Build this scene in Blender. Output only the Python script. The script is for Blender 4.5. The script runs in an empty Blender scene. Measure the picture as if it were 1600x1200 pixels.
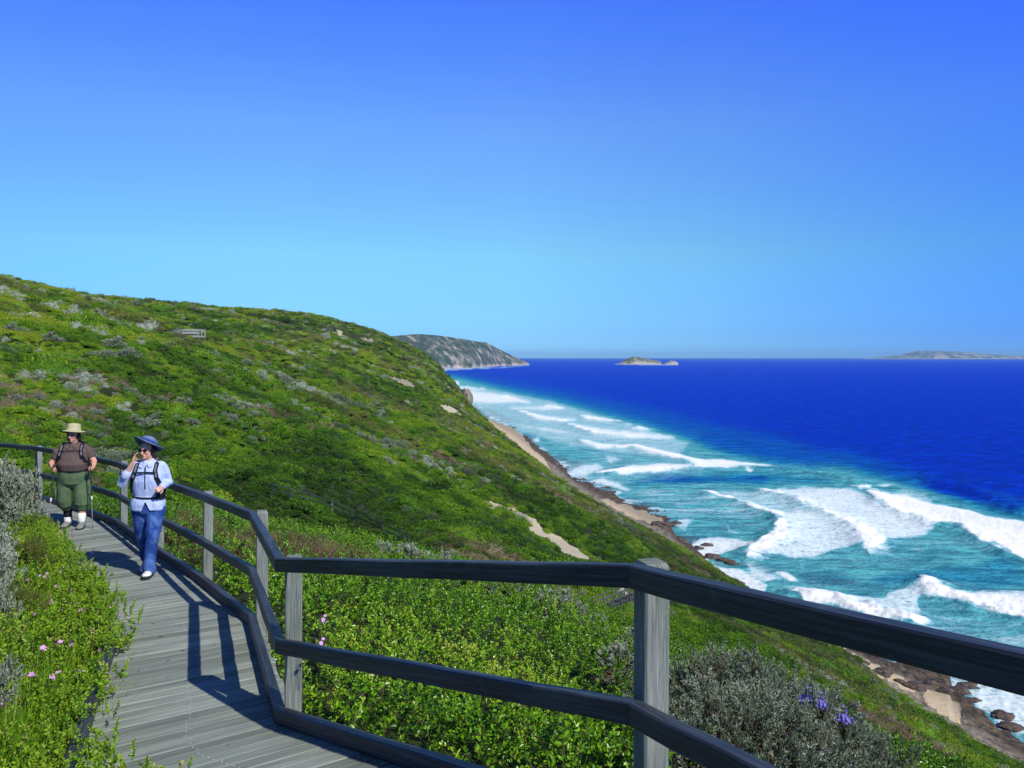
import bpy, bmesh, math, random
import numpy as np
from mathutils import Vector, Matrix
random.seed(7); RNG = np.random.default_rng(7)
SC = bpy.context.scene; COL = SC.collection; PI = math.pi
F_PX = 1220.0; HZ = 558.0; CAM_Z = 60.0

# ---------------------------------------------------------------- camera
cam = bpy.data.cameras.new('camera'); camo = bpy.data.objects.new('camera', cam); COL.objects.link(camo)
camo.location = (0, 0, CAM_Z); camo.rotation_euler = (PI/2, 0, 0)
cam.sensor_width = 36; cam.lens = F_PX/1600*36; cam.shift_y = (HZ-600)/1600
cam.clip_start = 0.05; cam.clip_end = 300000
SC.camera = camo
# ---------------------------------------------------------------- sun, sky, exposure
SUN_EL = math.radians(42); SUN_H = Vector((0.73, -0.68)).normalized()
SUN_DIR = Vector((SUN_H.x*math.cos(SUN_EL), SUN_H.y*math.cos(SUN_EL), math.sin(SUN_EL)))
sl = bpy.data.lights.new('sun', 'SUN'); sl.energy = 5.0; sl.angle = math.radians(0.53); sl.color = (1.0, 0.94, 0.82)
so = bpy.data.objects.new('sun', sl); COL.objects.link(so); so.rotation_euler = SUN_DIR.to_track_quat('Z', 'Y').to_euler(); so.location = (0, 0, 150)
SC.view_settings.view_transform = 'Standard'; SC.view_settings.look = 'None'; SC.view_settings.gamma = 1
SC.view_settings.exposure = 0.0; SC.view_settings.use_curve_mapping = False
W = bpy.data.worlds.new('World'); SC.world = W; W.use_nodes = True
def build_world():
    nt = W.node_tree; N = nt.nodes; L = nt.links; N.clear()
    out = N.new('ShaderNodeOutputWorld'); bg = N.new('ShaderNodeBackground'); bg.inputs[1].default_value = 0.1
    sky = N.new('ShaderNodeTexSky'); sky.sky_type = 'NISHITA'; sky.sun_disc = False
    sky.sun_elevation = SUN_EL; sky.sun_rotation = math.atan2(SUN_DIR.x, SUN_DIR.y)
    sky.altitude = 60; sky.air_density = 1.0; sky.dust_density = 0.15; sky.ozone_density = 3.0
    # deep clear polarised sky: colour balance by height above the horizon and by side; dimmed above the frame to cut blue fill light
    tc = N.new('ShaderNodeTexCoord'); sp = N.new('ShaderNodeSeparateXYZ'); L.new(tc.outputs['Generated'], sp.inputs[0])
    def rmp(stops):
        r = N.new('ShaderNodeValToRGB'); e = r.color_ramp.elements
        while len(e) < len(stops): e.new(.5)
        for i, (p, c) in enumerate(stops): e[i].position = p; e[i].color = (*c, 1)
        return r
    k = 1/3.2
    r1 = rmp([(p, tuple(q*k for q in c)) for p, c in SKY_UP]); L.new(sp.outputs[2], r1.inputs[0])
    mr = N.new('ShaderNodeMapRange'); mr.inputs['From Min'].default_value = -1; mr.inputs['From Max'].default_value = 1; L.new(sp.outputs[0], mr.inputs['Value'])
    r2 = rmp(SKY_SIDE); L.new(mr.outputs[0], r2.inputs[0])
    def mul(a, b):
        m = N.new('ShaderNodeVectorMath'); m.operation = 'MULTIPLY'; L.new(a, m.inputs[0]); L.new(b, m.inputs[1]); return m.outputs[0]
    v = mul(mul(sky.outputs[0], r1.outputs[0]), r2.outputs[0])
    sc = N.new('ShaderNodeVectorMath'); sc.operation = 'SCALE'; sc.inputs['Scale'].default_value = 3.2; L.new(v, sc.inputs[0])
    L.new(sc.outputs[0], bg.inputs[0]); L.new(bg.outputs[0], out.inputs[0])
SKY_UP = [(0, (.43, .98, 2.1)), (.03, (.40, .88, 1.75)), (.07, (.50, 1.0, 1.6)), (.128, (.70, 1.24, 1.45)), (.28, (.88, 1.34, 2.05)), (.41, (.61, 1.10, 2.75)), (.55, (.42, .58, .85)), (1.0, (.28, .34, .42))]  # last stops dim the unseen upper sky to lower ambient light
SKY_SIDE = [(.22, (.75, .80, .92)), (.36, (.92, .94, .97)), (.5, (1, 1, 1)), (.62, (.85, .90, 1)), (.77, (.50, .66, 1.07))]
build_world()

# ---------------------------------------------------------------- helpers
def tag(o, label=None, cat=None, group=None, kind=None):
    if label: o['label'] = label
    if cat: o['category'] = cat
    if group: o['group'] = group
    if kind: o['kind'] = kind
    return o
def empty(name, loc=(0, 0, 0), rz=0.0):
    o = bpy.data.objects.new(name, None); COL.objects.link(o); o.location = loc; o.rotation_euler = (0, 0, rz); return o
def mesh_np(name, V, faces, smooth=False, attrs=None, uv=None):
    """faces: list of int arrays (n,k)"""
    me = bpy.data.meshes.new(name); V = np.asarray(V, np.float32)
    if not isinstance(faces, (list, tuple)): faces = [faces]
    faces = [np.asarray(f, np.int32) for f in faces if len(f)]
    me.vertices.add(len(V)); me.vertices.foreach_set('co', V.ravel())
    if faces:
        idx = np.concatenate([f.ravel() for f in faces]); cnt = np.concatenate([np.full(len(f), f.shape[1], np.int32) for f in faces])
        st = np.concatenate([[0], np.cumsum(cnt)[:-1]]).astype(np.int32)
        me.loops.add(len(idx)); me.loops.foreach_set('vertex_index', idx)
        me.polygons.add(len(cnt)); me.polygons.foreach_set('loop_start', st); me.polygons.foreach_set('loop_total', cnt)
        me.polygons.foreach_set('use_smooth', np.full(len(cnt), smooth))
        if uv is not None:
            l = me.uv_layers.new(name='UVMap'); l.data.foreach_set('uv', np.asarray(uv, np.float32).ravel())
    for k, v in (attrs or {}).items():
        v = np.asarray(v)
        if v.dtype.kind == 'i': a = me.attributes.new(k, 'INT', 'POINT'); a.data.foreach_set('value', v.astype(np.int32))
        elif v.ndim == 1: a = me.attributes.new(k, 'FLOAT', 'POINT'); a.data.foreach_set('value', v.astype(np.float32))
        elif v.shape[1] == 3: a = me.attributes.new(k, 'FLOAT_VECTOR', 'POINT'); a.data.foreach_set('vector', v.astype(np.float32).ravel())
        else: a = me.attributes.new(k, 'FLOAT_COLOR', 'POINT'); a.data.foreach_set('color', v.astype(np.float32).ravel())
    me.update(calc_edges=True); me.validate()
    return me
def link(name, me, mats=None, parent=None):
    o = bpy.data.objects.new(name, me); COL.objects.link(o)
    for m in (mats if isinstance(mats, (list, tuple)) else [mats]):
        if m: me.materials.append(m)
    if parent: o.parent = parent
    return o
class MB:
    """collects shapes, then links them as one mesh"""
    def __init__(s): s.V = []; s.F = {}; s.n = 0; s.UV = {}; s.M = {}
    def add(s, V, faces, uv=None, mat=0):
        V = np.asarray(V, float)
        for f in faces:
            k = len(f); s.F.setdefault(k, []).append([i+s.n for i in f]); s.M.setdefault(k, []).append(mat)
            s.UV.setdefault(k, []).append([(uv[i] if uv is not None else (V[i][0], V[i][2])) for i in f])
        s.V.append(V); s.n += len(V)
    def sweep(s, rings, cap=True, uvs=None, mat=0):
        """rings: list of (k,3) loops"""
        R = np.array(rings, float); m, k, _ = R.shape; V = R.reshape(-1, 3); fs = []
        d = np.concatenate([[0], np.cumsum(np.linalg.norm(np.diff(R.mean(1), axis=0), axis=1))])
        per = np.linalg.norm(R[0]-np.roll(R[0], 1, 0), axis=1); cc = np.concatenate([[0], np.cumsum(per[1:])])
        off = random.random()*50
        uv = [(d[i]+off, cc[j]+off*.37) for i in range(m) for j in range(k)]
        for i in range(m-1):
            for j in range(k):
                fs.append((i*k+j, i*k+(j+1) % k, (i+1)*k+(j+1) % k, (i+1)*k+j))
        if cap: fs.append(tuple(range(k))[::-1]); fs.append(tuple((m-1)*k+j for j in range(k)))
        s.add(V, fs, uv, mat)
    def build(s, name, mats, parent=None, smooth=False):
        V = np.concatenate(s.V); faces = []; uv = []; mi = []
        for k in s.F: faces.append(np.array(s.F[k], np.int32)); uv += [p for f in s.UV[k] for p in f]; mi += s.M[k]
        me = mesh_np(name, V, faces, smooth, uv=np.array(uv))
        me.polygons.foreach_set('material_index', np.array(mi, np.int32))
        return link(name, me, mats, parent)
def beam(mb, p0, p1, lat0, lat1, w, h, c=0.006, up=(0, 0, 1), nseg=6, wob=0.0, mat=0):
    """timber with chamfered edges; lat0/lat1 are the width directions at its two ends"""
    p0, p1, lat0, lat1, up = [np.array(q, float) for q in (p0, p1, lat0, lat1, up)]
    prof = [(-w/2+c, -h/2), (w/2-c, -h/2), (w/2, -h/2+c), (w/2, h/2-c), (w/2-c, h/2), (-w/2+c, h/2), (-w/2, h/2-c), (-w/2, -h/2+c)]
    rings = []
    for i in range(nseg+1):
        t = i/nseg; p = p0+(p1-p0)*t; l = lat0+(lat1-lat0)*t
        if 0 < i < nseg: p = p+np.array([random.uniform(-wob, wob) for _ in range(3)])
        rings.append([p+l*a+up*b for a, b in prof])
    mb.sweep(rings, mat=mat)
# value noise
def _hash(ix, iy, seed):
    h = (ix.astype(np.int64)*374761393+iy.astype(np.int64)*668265263+seed*144665) & 0xffffffff
    h = ((h ^ (h >> 13))*1274126177) & 0xffffffff
    return ((h ^ (h >> 16)) & 0xffff)/65535.0
def vnoise(x, y, seed=0):
    x = np.asarray(x, float); y = np.asarray(y, float)
    ix = np.floor(x); iy = np.floor(y); fx = x-ix; fy = y-iy; fx = fx*fx*(3-2*fx); fy = fy*fy*(3-2*fy)
    a = _hash(ix, iy, seed); b = _hash(ix+1, iy, seed); c = _hash(ix, iy+1, seed); d = _hash(ix+1, iy+1, seed)
    return ((a+(b-a)*fx)*(1-fy)+(c+(d-c)*fx)*fy)*2-1
def fbm(x, y, seed=0, oct=4):
    r = 0; a = 1; t = 0; x = np.asarray(x, float); y = np.asarray(y, float)
    for i in range(oct):
        r = r+a*vnoise(x, y, seed+i*17); t += a; a *= .5; x, y = x*1.9+y*.6+13.1, y*1.9-x*.6+7.7
    return r/t
def sm(x, a, b): t = np.clip((np.asarray(x, float)-a)/(b-a), 0, 1); return t*t*(3-2*t)
def inpoly(px, py, poly):
    r = np.zeros(px.shape, bool); n = len(poly)
    for i in range(n):
        x0, y0 = poly[i]; x1, y1 = poly[(i+1) % n]
        if y0 == y1: continue
        c = ((y0 > py) != (y1 > py)) & (px < (x1-x0)*(py-y0)/(y1-y0)+x0); r ^= c
    return r
def at(px, py, d): return Vector(((px-800)/F_PX*d, d, CAM_Z-(py-HZ)/F_PX*d))   # point seen at a photo pixel, d metres ahead

# ---------------------------------------------------------------- materials
def mat(name):
    m = bpy.data.materials.new(name); m.use_nodes = True; nt = m.node_tree
    return m, nt, nt.nodes, nt.links, nt.nodes['Principled BSDF']
def ramp(N, stops, interp='LINEAR'):
    r = N.new('ShaderNodeValToRGB'); r.color_ramp.interpolation = interp; e = r.color_ramp.elements
    while len(e) < len(stops): e.new(0.5)
    for i, (p, c) in enumerate(stops): e[i].position = p; e[i].color = (*c, 1)
    return r
def noise(N, L, vec, scale, detail=4, rough=.55, dim='3D'):
    n = N.new('ShaderNodeTexNoise'); n.inputs['Scale'].default_value = scale; n.inputs['Detail'].default_value = detail; n.inputs['Roughness'].default_value = rough
    if vec is not None: L.new(vec, n.inputs['Vector'])
    return n
def math_(N, L, op, a, b=None, clamp=False):
    n = N.new('ShaderNodeMath'); n.operation = op; n.use_clamp = clamp
    for i, v in enumerate((a, b)):
        if v is None: continue
        if isinstance(v, (int, float)): n.inputs[i].default_value = v
        else: L.new(v, n.inputs[i])
    return n.outputs[0]
def mix(N, L, f, a, b, mode='MIX'):
    n = N.new('ShaderNodeMixRGB'); n.blend_type = mode
    for i, v in enumerate((f, a, b)):
        if isinstance(v, (int, float)): n.inputs[i].default_value = v
        elif isinstance(v, tuple): n.inputs[i].default_value = (*v, 1)
        else: L.new(v, n.inputs[i])
    return n.outputs[0]
def simple(name, col, rough=.7, spec=.3, nscale=30, namp=.18, bump=.15, bscale=None, metal=0):
    m, nt, N, L, P = mat(name); tc = N.new('ShaderNodeTexCoord')
    n = noise(N, L, tc.outputs['Object'], nscale)
    c = mix(N, L, n.outputs[0], tuple(x*(1-namp) for x in col), tuple(min(1, x*(1+namp)) for x in col))
    L.new(c, P.inputs['Base Color']); P.inputs['Roughness'].default_value = rough; P.inputs['Specular IOR Level'].default_value = spec; P.inputs['Metallic'].default_value = metal
    if bump:
        n2 = noise(N, L, tc.outputs['Object'], bscale or nscale*3); b = N.new('ShaderNodeBump'); b.inputs['Strength'].default_value = bump; b.inputs['Distance'].default_value = .01
        L.new(n2.outputs[0], b.inputs['Height']); L.new(b.outputs[0], P.inputs['Normal'])
    return m
def wood(name, dark, mid, light, rough=.8, spec=.25, grain=1.0, board_var=.25, lichen=None):
    m, nt, N, L, P = mat(name)
    uv = N.new('ShaderNodeUVMap'); mp = N.new('ShaderNodeMapping'); mp.inputs['Scale'].default_value = (2.2*grain, 70*grain, 1); L.new(uv.outputs[0], mp.inputs[0])
    n1 = noise(N, L, mp.outputs[0], 1.0, 6, .65)
    mp2 = N.new('ShaderNodeMapping'); mp2.inputs['Scale'].default_value = (1.1, 6, 1); L.new(uv.outputs[0], mp2.inputs[0])
    n2 = noise(N, L, mp2.outputs[0], 1.0, 3)
    v = math_(N, L, 'ADD', math_(N, L, 'MULTIPLY', n1.outputs[0], .7), math_(N, L, 'MULTIPLY', n2.outputs[0], .3))
    r = ramp(N, [(.30, dark), (.47, mid), (.68, light)]); L.new(v, r.inputs[0])
    g = N.new('ShaderNodeNewGeometry')
    isl = math_(N, L, 'ADD', 1-board_var/2, math_(N, L, 'MULTIPLY', g.outputs['Random Per Island'], board_var))
    cc = N.new('ShaderNodeCombineXYZ'); [L.new(isl, cc.inputs[i]) for i in range(3)]
    c = mix(N, L, 1.0, r.outputs[0], cc.outputs[0], 'MULTIPLY')
    if lichen:
        n3 = noise(N, L, g.outputs['Position'], 9, 5, .7); rr = ramp(N, [(.60, (0, 0, 0)), (.68, (1, 1, 1))]); L.new(n3.outputs[0], rr.inputs[0])
        c = mix(N, L, math_(N, L, 'MULTIPLY', rr.outputs[0], .35), c, lichen)
    L.new(c, P.inputs['Base Color']); P.inputs['Roughness'].default_value = rough; P.inputs['Specular IOR Level'].default_value = spec
    b = N.new('ShaderNodeBump'); b.inputs['Strength'].default_value = .6; b.inputs['Distance'].default_value = .004
    L.new(v, b.inputs['Height']); L.new(b.outputs[0], P.inputs['Normal'])
    return m
M_POST = wood('weathered_post', (.045, .052, .046), (.145, .168, .15), (.32, .35, .32), .85, .2, 1.7, lichen=(.26, .29, .20))
M_RAIL = wood('stained_rail', (.008, .010, .014), (.021, .027, .037), (.075, .092, .115), .5, .4, board_var=.4, lichen=(.10, .12, .13))
M_DECK = wood('deck_board', (.085, .102, .088), (.190, .222, .192), (.33, .37, .325), .8, .25, .8, .50, lichen=(.20, .21, .14))
M_NAIL = simple('nail_head', (.5, .5, .47), .5, .5, bump=0)
# ================================================================ LAND
# deck: right-hand edge nodes (x, y, z)
RN = np.array([(2.9, -2.6, 58.55), (1.6, .75, 58.43), (.51, 3.0, 58.16), (-1.43, 5.0, 57.67), (-2.37, 7.3, 57.51), (-3.6, 9.15, 57.375), (-5.0, 11.0, 57.28),
               (-6.4, 12.8, 57.24), (-7.9, 14.3, 57.2), (-9.6, 15.8, 57.15), (-11.8, 17.2, 57.12), (-14.2, 18.3, 57.1), (-16.8, 19.0, 57.1)])
def node_dirs(P):
    d = np.diff(P[:, :2], axis=0); d /= np.linalg.norm(d, axis=1)[:, None]; nrm = np.stack([-d[:, 1], d[:, 0]], 1)   # to the left of travel
    out = [nrm[0]]
    for i in range(1, len(P)-1):
        b = nrm[i-1]+nrm[i]; b /= np.linalg.norm(b); out.append(b/max(.6, b@nrm[i]))
    out.append(nrm[-1]); return np.array(out)
RM = node_dirs(RN); DECK_W = 1.2
LN = RN.copy(); LN[:, :2] += RM*DECK_W
CN = RN.copy(); CN[:, :2] += RM*DECK_W/2
# hill foot and water line as seen columns
FPX = [(690, 579), (735, 640), (790, 690), (850, 736), (900, 776), (945, 808), (1000, 842), (1040, 866), (1090, 893), (1130, 912), (1180, 948), (1250, 990), (1320, 1040), (1390, 1090), (1450, 1140), (1600, 1245)]
WPX = [(690, 577), (735, 637), (745, 645), (770, 657), (800, 668), (830, 690), (870, 722), (900, 748), (960, 772), (1000, 795), (1040, 808), (1060, 842), (1085, 858), (1110, 880), (1150, 918), (1200, 945), (1250, 978), (1300, 1003), (1360, 1022), (1420, 1036), (1480, 1060), (1490, 1085), (1520, 1105), (1560, 1140), (1600, 1165), (1700, 1200)]
def sea_xy(px, py): d = CAM_Z*F_PX/(py-HZ); return ((px-800)/F_PX*d, d)
_f = [sea_xy(*p) for p in FPX]; _f = _f[1:]
_f = [(-420, 4600), (-343, 3850), (-187, 2287), (-66, 1150)]+_f+[(86, 60), (97, 0), (112, -100), (130, -300)]
_f = np.array(sorted(_f, key=lambda p: p[1]))
def foot_x(y): return np.interp(y, _f[:, 1], _f[:, 0])
PN_S = [0, 10, 50, 100, 116, 130, 160, 190, 220, 260, 350, 500, 900]; PN_Z = [2.5, 9, 29.5, 53, 60, 64, 71, 77, 83, 88, 97, 104, 112]
PF_S = [0, 12, 26, 41, 63, 85, 120, 169, 239, 400, 900]; PF_Z = [2, 16, 31, 46, 63, 76, 91, 103, 109, 114, 119]
def deck_rel(x, y):
    """signed distance to the deck centre line (+ = seaward) and deck height there"""
    best = np.full(x.shape, 1e9); lat = np.zeros(x.shape); zz = np.zeros(x.shape)
    for i in range(len(CN)-1):
        a = CN[i]; b = CN[i+1]; d = b[:2]-a[:2]; L2 = d@d
        t = np.clip(((x-a[0])*d[0]+(y-a[1])*d[1])/L2, 0, 1)
        ex = x-(a[0]+t*d[0]); ey = y-(a[1]+t*d[1]); r = np.hypot(ex, ey); m = r < best
        best = np.where(m, r, best); sgn = np.where(d[0]*ey-d[1]*ex < 0, 1, -1)
        lat = np.where(m, sgn*r, lat); zz = np.where(m, a[2]+(b[2]-a[2])*t, zz)
    return lat, zz
def px_of(x, y, z): yy = np.maximum(y, .3); return 800+F_PX*x/yy, HZ+F_PX*(CAM_Z-z)/yy
def height(x, y, full=False):
    x = np.asarray(x, float); y = np.asarray(y, float)
    s = (foot_x(y)-x)*.985
    t = sm(y, 320, 860)
    z = np.interp(s, PN_S, PN_Z)*(1-t)+np.interp(s, PF_S, PF_Z)*t
    r = np.hypot(x, y); k = sm(s, 12, 70)
    z = z+k*fbm(x/75, y/75, 3)*5.5*sm(r, 60, 220)+k*fbm(x/22, y/22, 9)*2.2*sm(r, 30, 90)
    z = z+6.5*sm(-x/np.maximum(y, 20), .40, .70)*sm(y, 60, 260)
    z = z-7.5*np.exp(-((y-215-.25*x)/40)**2)*sm(s, 60, 120)*sm(-x, -10, 60)          # gully behind the near spur
    z = z-4.5*np.exp(-((y-48)/20)**2)*sm(s, 75, 95)*sm(-x, 2, 12)*(1-sm(-x, 40, 70))                     # dip below the boardwalk
    z = z+k*fbm(x/5, y/5, 21, 3)*.55*sm(r, 25, 60)
    # beach and ledges below the hill foot
    px = 800+F_PX*x/np.maximum(y, 20); py = HZ+CAM_Z*F_PX/np.maximum(y, 20)
    pf = np.interp(px, [p[0] for p in FPX], [p[1] for p in FPX]); pw = np.interp(px, [p[0] for p in WPX], [p[1] for p in WPX]); pw = np.minimum(pw, pf-2)
    fr = (pf-py)/(pf-pw)
    zb = np.clip(2.5*(1-fr), -3, 2.5)
    rk = fbm(x/6, y/6, 40)*1.1+np.abs(fbm(x/2.2, y/2.2, 41))*.9
    rockiness = rock_zone(px, py)
    zb = zb+rockiness*rk*.62*sm(fr, -.6, .1)*np.where(fr < 1.3, 1, 0)
    z = np.where(s < 0, zb, z+np.clip(1-s/9, 0, 1)*(rk*1.2))
    lat, zd = deck_rel(x, y)
    al = np.abs(lat)
    near = np.where(lat > 0, zd-.30-.30*np.maximum(al-.75, 0), zd-.22+.34*np.maximum(al-.75, 0)*np.exp(-al/7))
    near = near+fbm(x/1.3, y/1.3, 5, 3)*.12*sm(al, .7, 1.6)
    near = near-.13*np.maximum(x-.3, 0)*(lat > 0)
    w = 1-sm(al, 8, 36)
    z = z*(1-w)+near*w
    if full: return z, s, fr, rockiness, px, py, lat
    return z
def rock_zone(px, py):
    """0 sand .. 1 ledges, over the sea-level picture of the shore"""
    sand = np.zeros(px.shape)
    wx = px+fbm(px/14, py/14, 77)*7; wy = py+fbm(px/14, py/14, 78)*5
    for pl in SAND: sand = np.maximum(sand, inpoly(wx, wy, pl).astype(float))
    return 1-sand
SAND = [[(742, 646), (775, 655), (800, 668), (790, 690), (750, 662)],
        [(760, 668), (812, 670), (818, 690), (850, 722), (860, 740), (800, 700)],
        [(935, 782), (985, 792), (1020, 805), (1040, 812), (1035, 826), (1012, 824), (985, 812), (950, 794)],
        [(1285, 1012), (1310, 1014), (1350, 1040), (1390, 1062), (1440, 1080), (1430, 1098), (1400, 1085), (1360, 1072), (1335, 1052), (1310, 1030)],
        [(1440, 1080), (1500, 1105), (1500, 1150), (1450, 1120)]]
def build_land():
    va = np.radians(np.concatenate([np.linspace(-88, -36, 60, endpoint=False), np.linspace(-36, 36, 960), np.linspace(36, 70, 40)[1:], np.linspace(70, 272, 60)[1:]]))
    r = np.concatenate([[0.0], np.geomspace(.5, 4300, 700)])
    A, R = np.meshgrid(va, r); X = np.sin(A)*R; Y = np.cos(A)*R
    Z, s, fr, rk, px, py, lat = height(X.ravel(), Y.ravel(), True); X = X.ravel(); Y = Y.ravel()
    nc = len(va); nr = len(r)
    i, j = np.meshgrid(np.arange(nr-1), np.arange(nc-1), indexing='ij'); a = (i*nc+j).ravel()
    q = np.stack([a, a+1, a+nc+1, a+nc], 1)[:, ::-1]
    keep = (Z[q].max(1) > -2.4); q = q[keep]
    ppx, ppy = px_of(X, Y, Z)
    bare = hill_bare(ppx, ppy, X, Y)
    zone = np.zeros((len(X), 4)); zone[:, 3] = 1
    zone[:, 0] = bare
    zone[:, 1] = np.where(s < 0, rk, np.clip(1-(s-3)/7+fbm(X/8, Y/8, 91)*.9, 0, 1)*(s < 26))       # ledges
    far = sm(Y, 450, 800)*np.clip(1-s/70, 0, 1)*sm(fbm(X/9, Y/30, 55), -.05, .25)
    zone[:, 1] = np.maximum(zone[:, 1], np.where(s > 0, far, 0))
    zone[:, 2] = np.where(s < 0, sm(fr, .35, .8), 0)
    zone[:, 3] = np.where(s < 0, 0, 1)
    me = mesh_np('hillside', np.stack([X, Y, Z], 1), q, True, {'zone': zone})
    o = link('hillside', me, M_LAND); tag(o, 'green heath covered coastal hillside falling to the beach', kind='structure')
    return o
BARE = [([(822, 812), (838, 815), (850, 830), (878, 838), (905, 858), (928, 878), (905, 878), (880, 868), (855, 848), (832, 832)], 1),
        ([(752, 782), (775, 784), (800, 795), (790, 800), (765, 796)], .8), ([(790, 790), (812, 798), (840, 814), (826, 818), (800, 800)], 1),
        ([(684, 630), (700, 632), (712, 640), (728, 652), (700, 645)], .95),
        ([(608, 588), (630, 590), (650, 605), (630, 606)], .6), ([(515, 511), (530, 514), (545, 530), (528, 524)], .8),
        ([(370, 535), (395, 537), (390, 543)], .7), ([(152, 588), (166, 592), (170, 606), (158, 604)], .6),
        ([(640, 562), (660, 575), (672, 592), (655, 586)], .5), ([(686, 742), (740, 750), (735, 756), (690, 750)], .45), ([(950, 905), (975, 905), (985, 935), (965, 925)], .8), ([(560, 525), (585, 530), (578, 538)], .6)]
def hill_bare(ppx, ppy, X, Y):
    wx = ppx+fbm(X/3, Y/3, 61)*7; wy = ppy+fbm(X/3, Y/3, 62)*4; b = np.zeros(X.shape)
    for pl, v in BARE: b = np.maximum(b, inpoly(wx, wy, pl)*v*(Y > 35))
    return b
def land_material():
    m, nt, N, L, P = mat('heath_land'); g = N.new('ShaderNodeNewGeometry'); pos = g.outputs['Position']
    at_ = N.new('ShaderNodeAttribute'); at_.attribute_name = 'zone'; sp = N.new('ShaderNodeSeparateColor'); L.new(at_.outputs['Color'], sp.inputs[0])
    n1 = noise(N, L, pos, .06, 5); n2 = noise(N, L, pos, .7, 6, .7); n3 = noise(N, L, pos, 5, 5, .7)
    v = math_(N, L, 'ADD', math_(N, L, 'MULTIPLY', n1.outputs[0], .45), math_(N, L, 'ADD', math_(N, L, 'MULTIPLY', n2.outputs[0], .35), math_(N, L, 'MULTIPLY', n3.outputs[0], .2)))
    r = ramp(N, [(.36, (.010, .014, .006)), (.46, (.020, .034, .009)), (.55, (.035, .060, .011)), (.66, (.055, .048, .025))]); L.new(v, r.inputs[0])
    # rock
    r2 = noise(N, L, pos, 1.2, 8, .7); mp = N.new('ShaderNodeMapping'); mp.inputs['Scale'].default_value = (.5, .25, 3); L.new(pos, mp.inputs[0]); r3 = noise(N, L, mp.outputs[0], 1, 6)
    rv = math_(N, L, 'ADD', math_(N, L, 'MULTIPLY', r2.outputs[0], .6), math_(N, L, 'MULTIPLY', r3.outputs[0], .4))
    rr = ramp(N, [(.36, (.05, .045, .04)), (.46, (.17, .15, .12)), (.56, (.30, .27, .21)), (.66, (.36, .27, .13))]); L.new(rv, rr.inputs[0])
    wet = ramp(N, [(.38, (.025, .021, .018)), (.50, (.075, .062, .050)), (.62, (.20, .14, .075))]); L.new(rv, wet.inputs[0])
    rock = mix(N, L, sp.outputs[2], rr.outputs[0], wet.outputs[0])
    sn = noise(N, L, pos, 1.5, 5); sand = mix(N, L, sn.outputs[0], (.50, .40, .26), (.62, .51, .34)); sand = mix(N, L, math_(N, L, 'MULTIPLY', sp.outputs[2], .6), sand, (.22, .19, .16))
    # the shore is sand where there are no ledges
    shore = math_(N, L, 'SUBTRACT', 1, at_.outputs['Alpha'])
    c = mix(N, L, shore, r.outputs[0], sand)
    rb = math_(N, L, 'ADD', sp.outputs[1], math_(N, L, 'MULTIPLY', math_(N, L, 'SUBTRACT', r2.outputs[0], .5), 1.2)); rs = N.new('ShaderNodeMapRange'); rs.inputs[1].default_value = .45; rs.inputs[2].default_value = .62; L.new(rb, rs.inputs[0])
    c = mix(N, L, rs.outputs[0], c, rock)
    bn = math_(N, L, 'ADD', sp.outputs[0], math_(N, L, 'MULTIPLY', math_(N, L, 'SUBTRACT', math_(N, L, 'MAXIMUM', n3.outputs[0], n2.outputs[0]), .5), -2.2)); bs = N.new('ShaderNodeMapRange'); bs.inputs[1].default_value = .40; bs.inputs[2].default_value = .60; L.new(bn, bs.inputs[0])
    lime = mix(N, L, n3.outputs[0], (.22, .18, .10), (.74, .68, .50)); c = mix(N, L, bs.outputs[0], c, lime)
    L.new(c, P.inputs['Base Color']); P.inputs['Roughness'].default_value = .9; P.inputs['Specular IOR Level'].default_value = .15
    b = N.new('ShaderNodeBump'); b.inputs['Strength'].default_value = .8; b.inputs['Distance'].default_value = .6
    L.new(math_(N, L, 'ADD', n2.outputs[0], math_(N, L, 'MULTIPLY', n3.outputs[0], .25)), b.inputs['Height']); L.new(b.outputs[0], P.inputs['Normal'])
    return m
M_LAND = land_material()
LAND = build_land()
def raycast(px, py, dmin=2.0, dmax=1400):
    d = np.geomspace(dmin, dmax, 1500); x = (px-800)/F_PX*d; zr = CAM_Z-(py-HZ)/F_PX*d; h = height(x, d)
    i = np.argmax(h >= zr)
    if h[i] < zr[i]: return None
    return Vector((x[i], d[i], h[i]))

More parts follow.
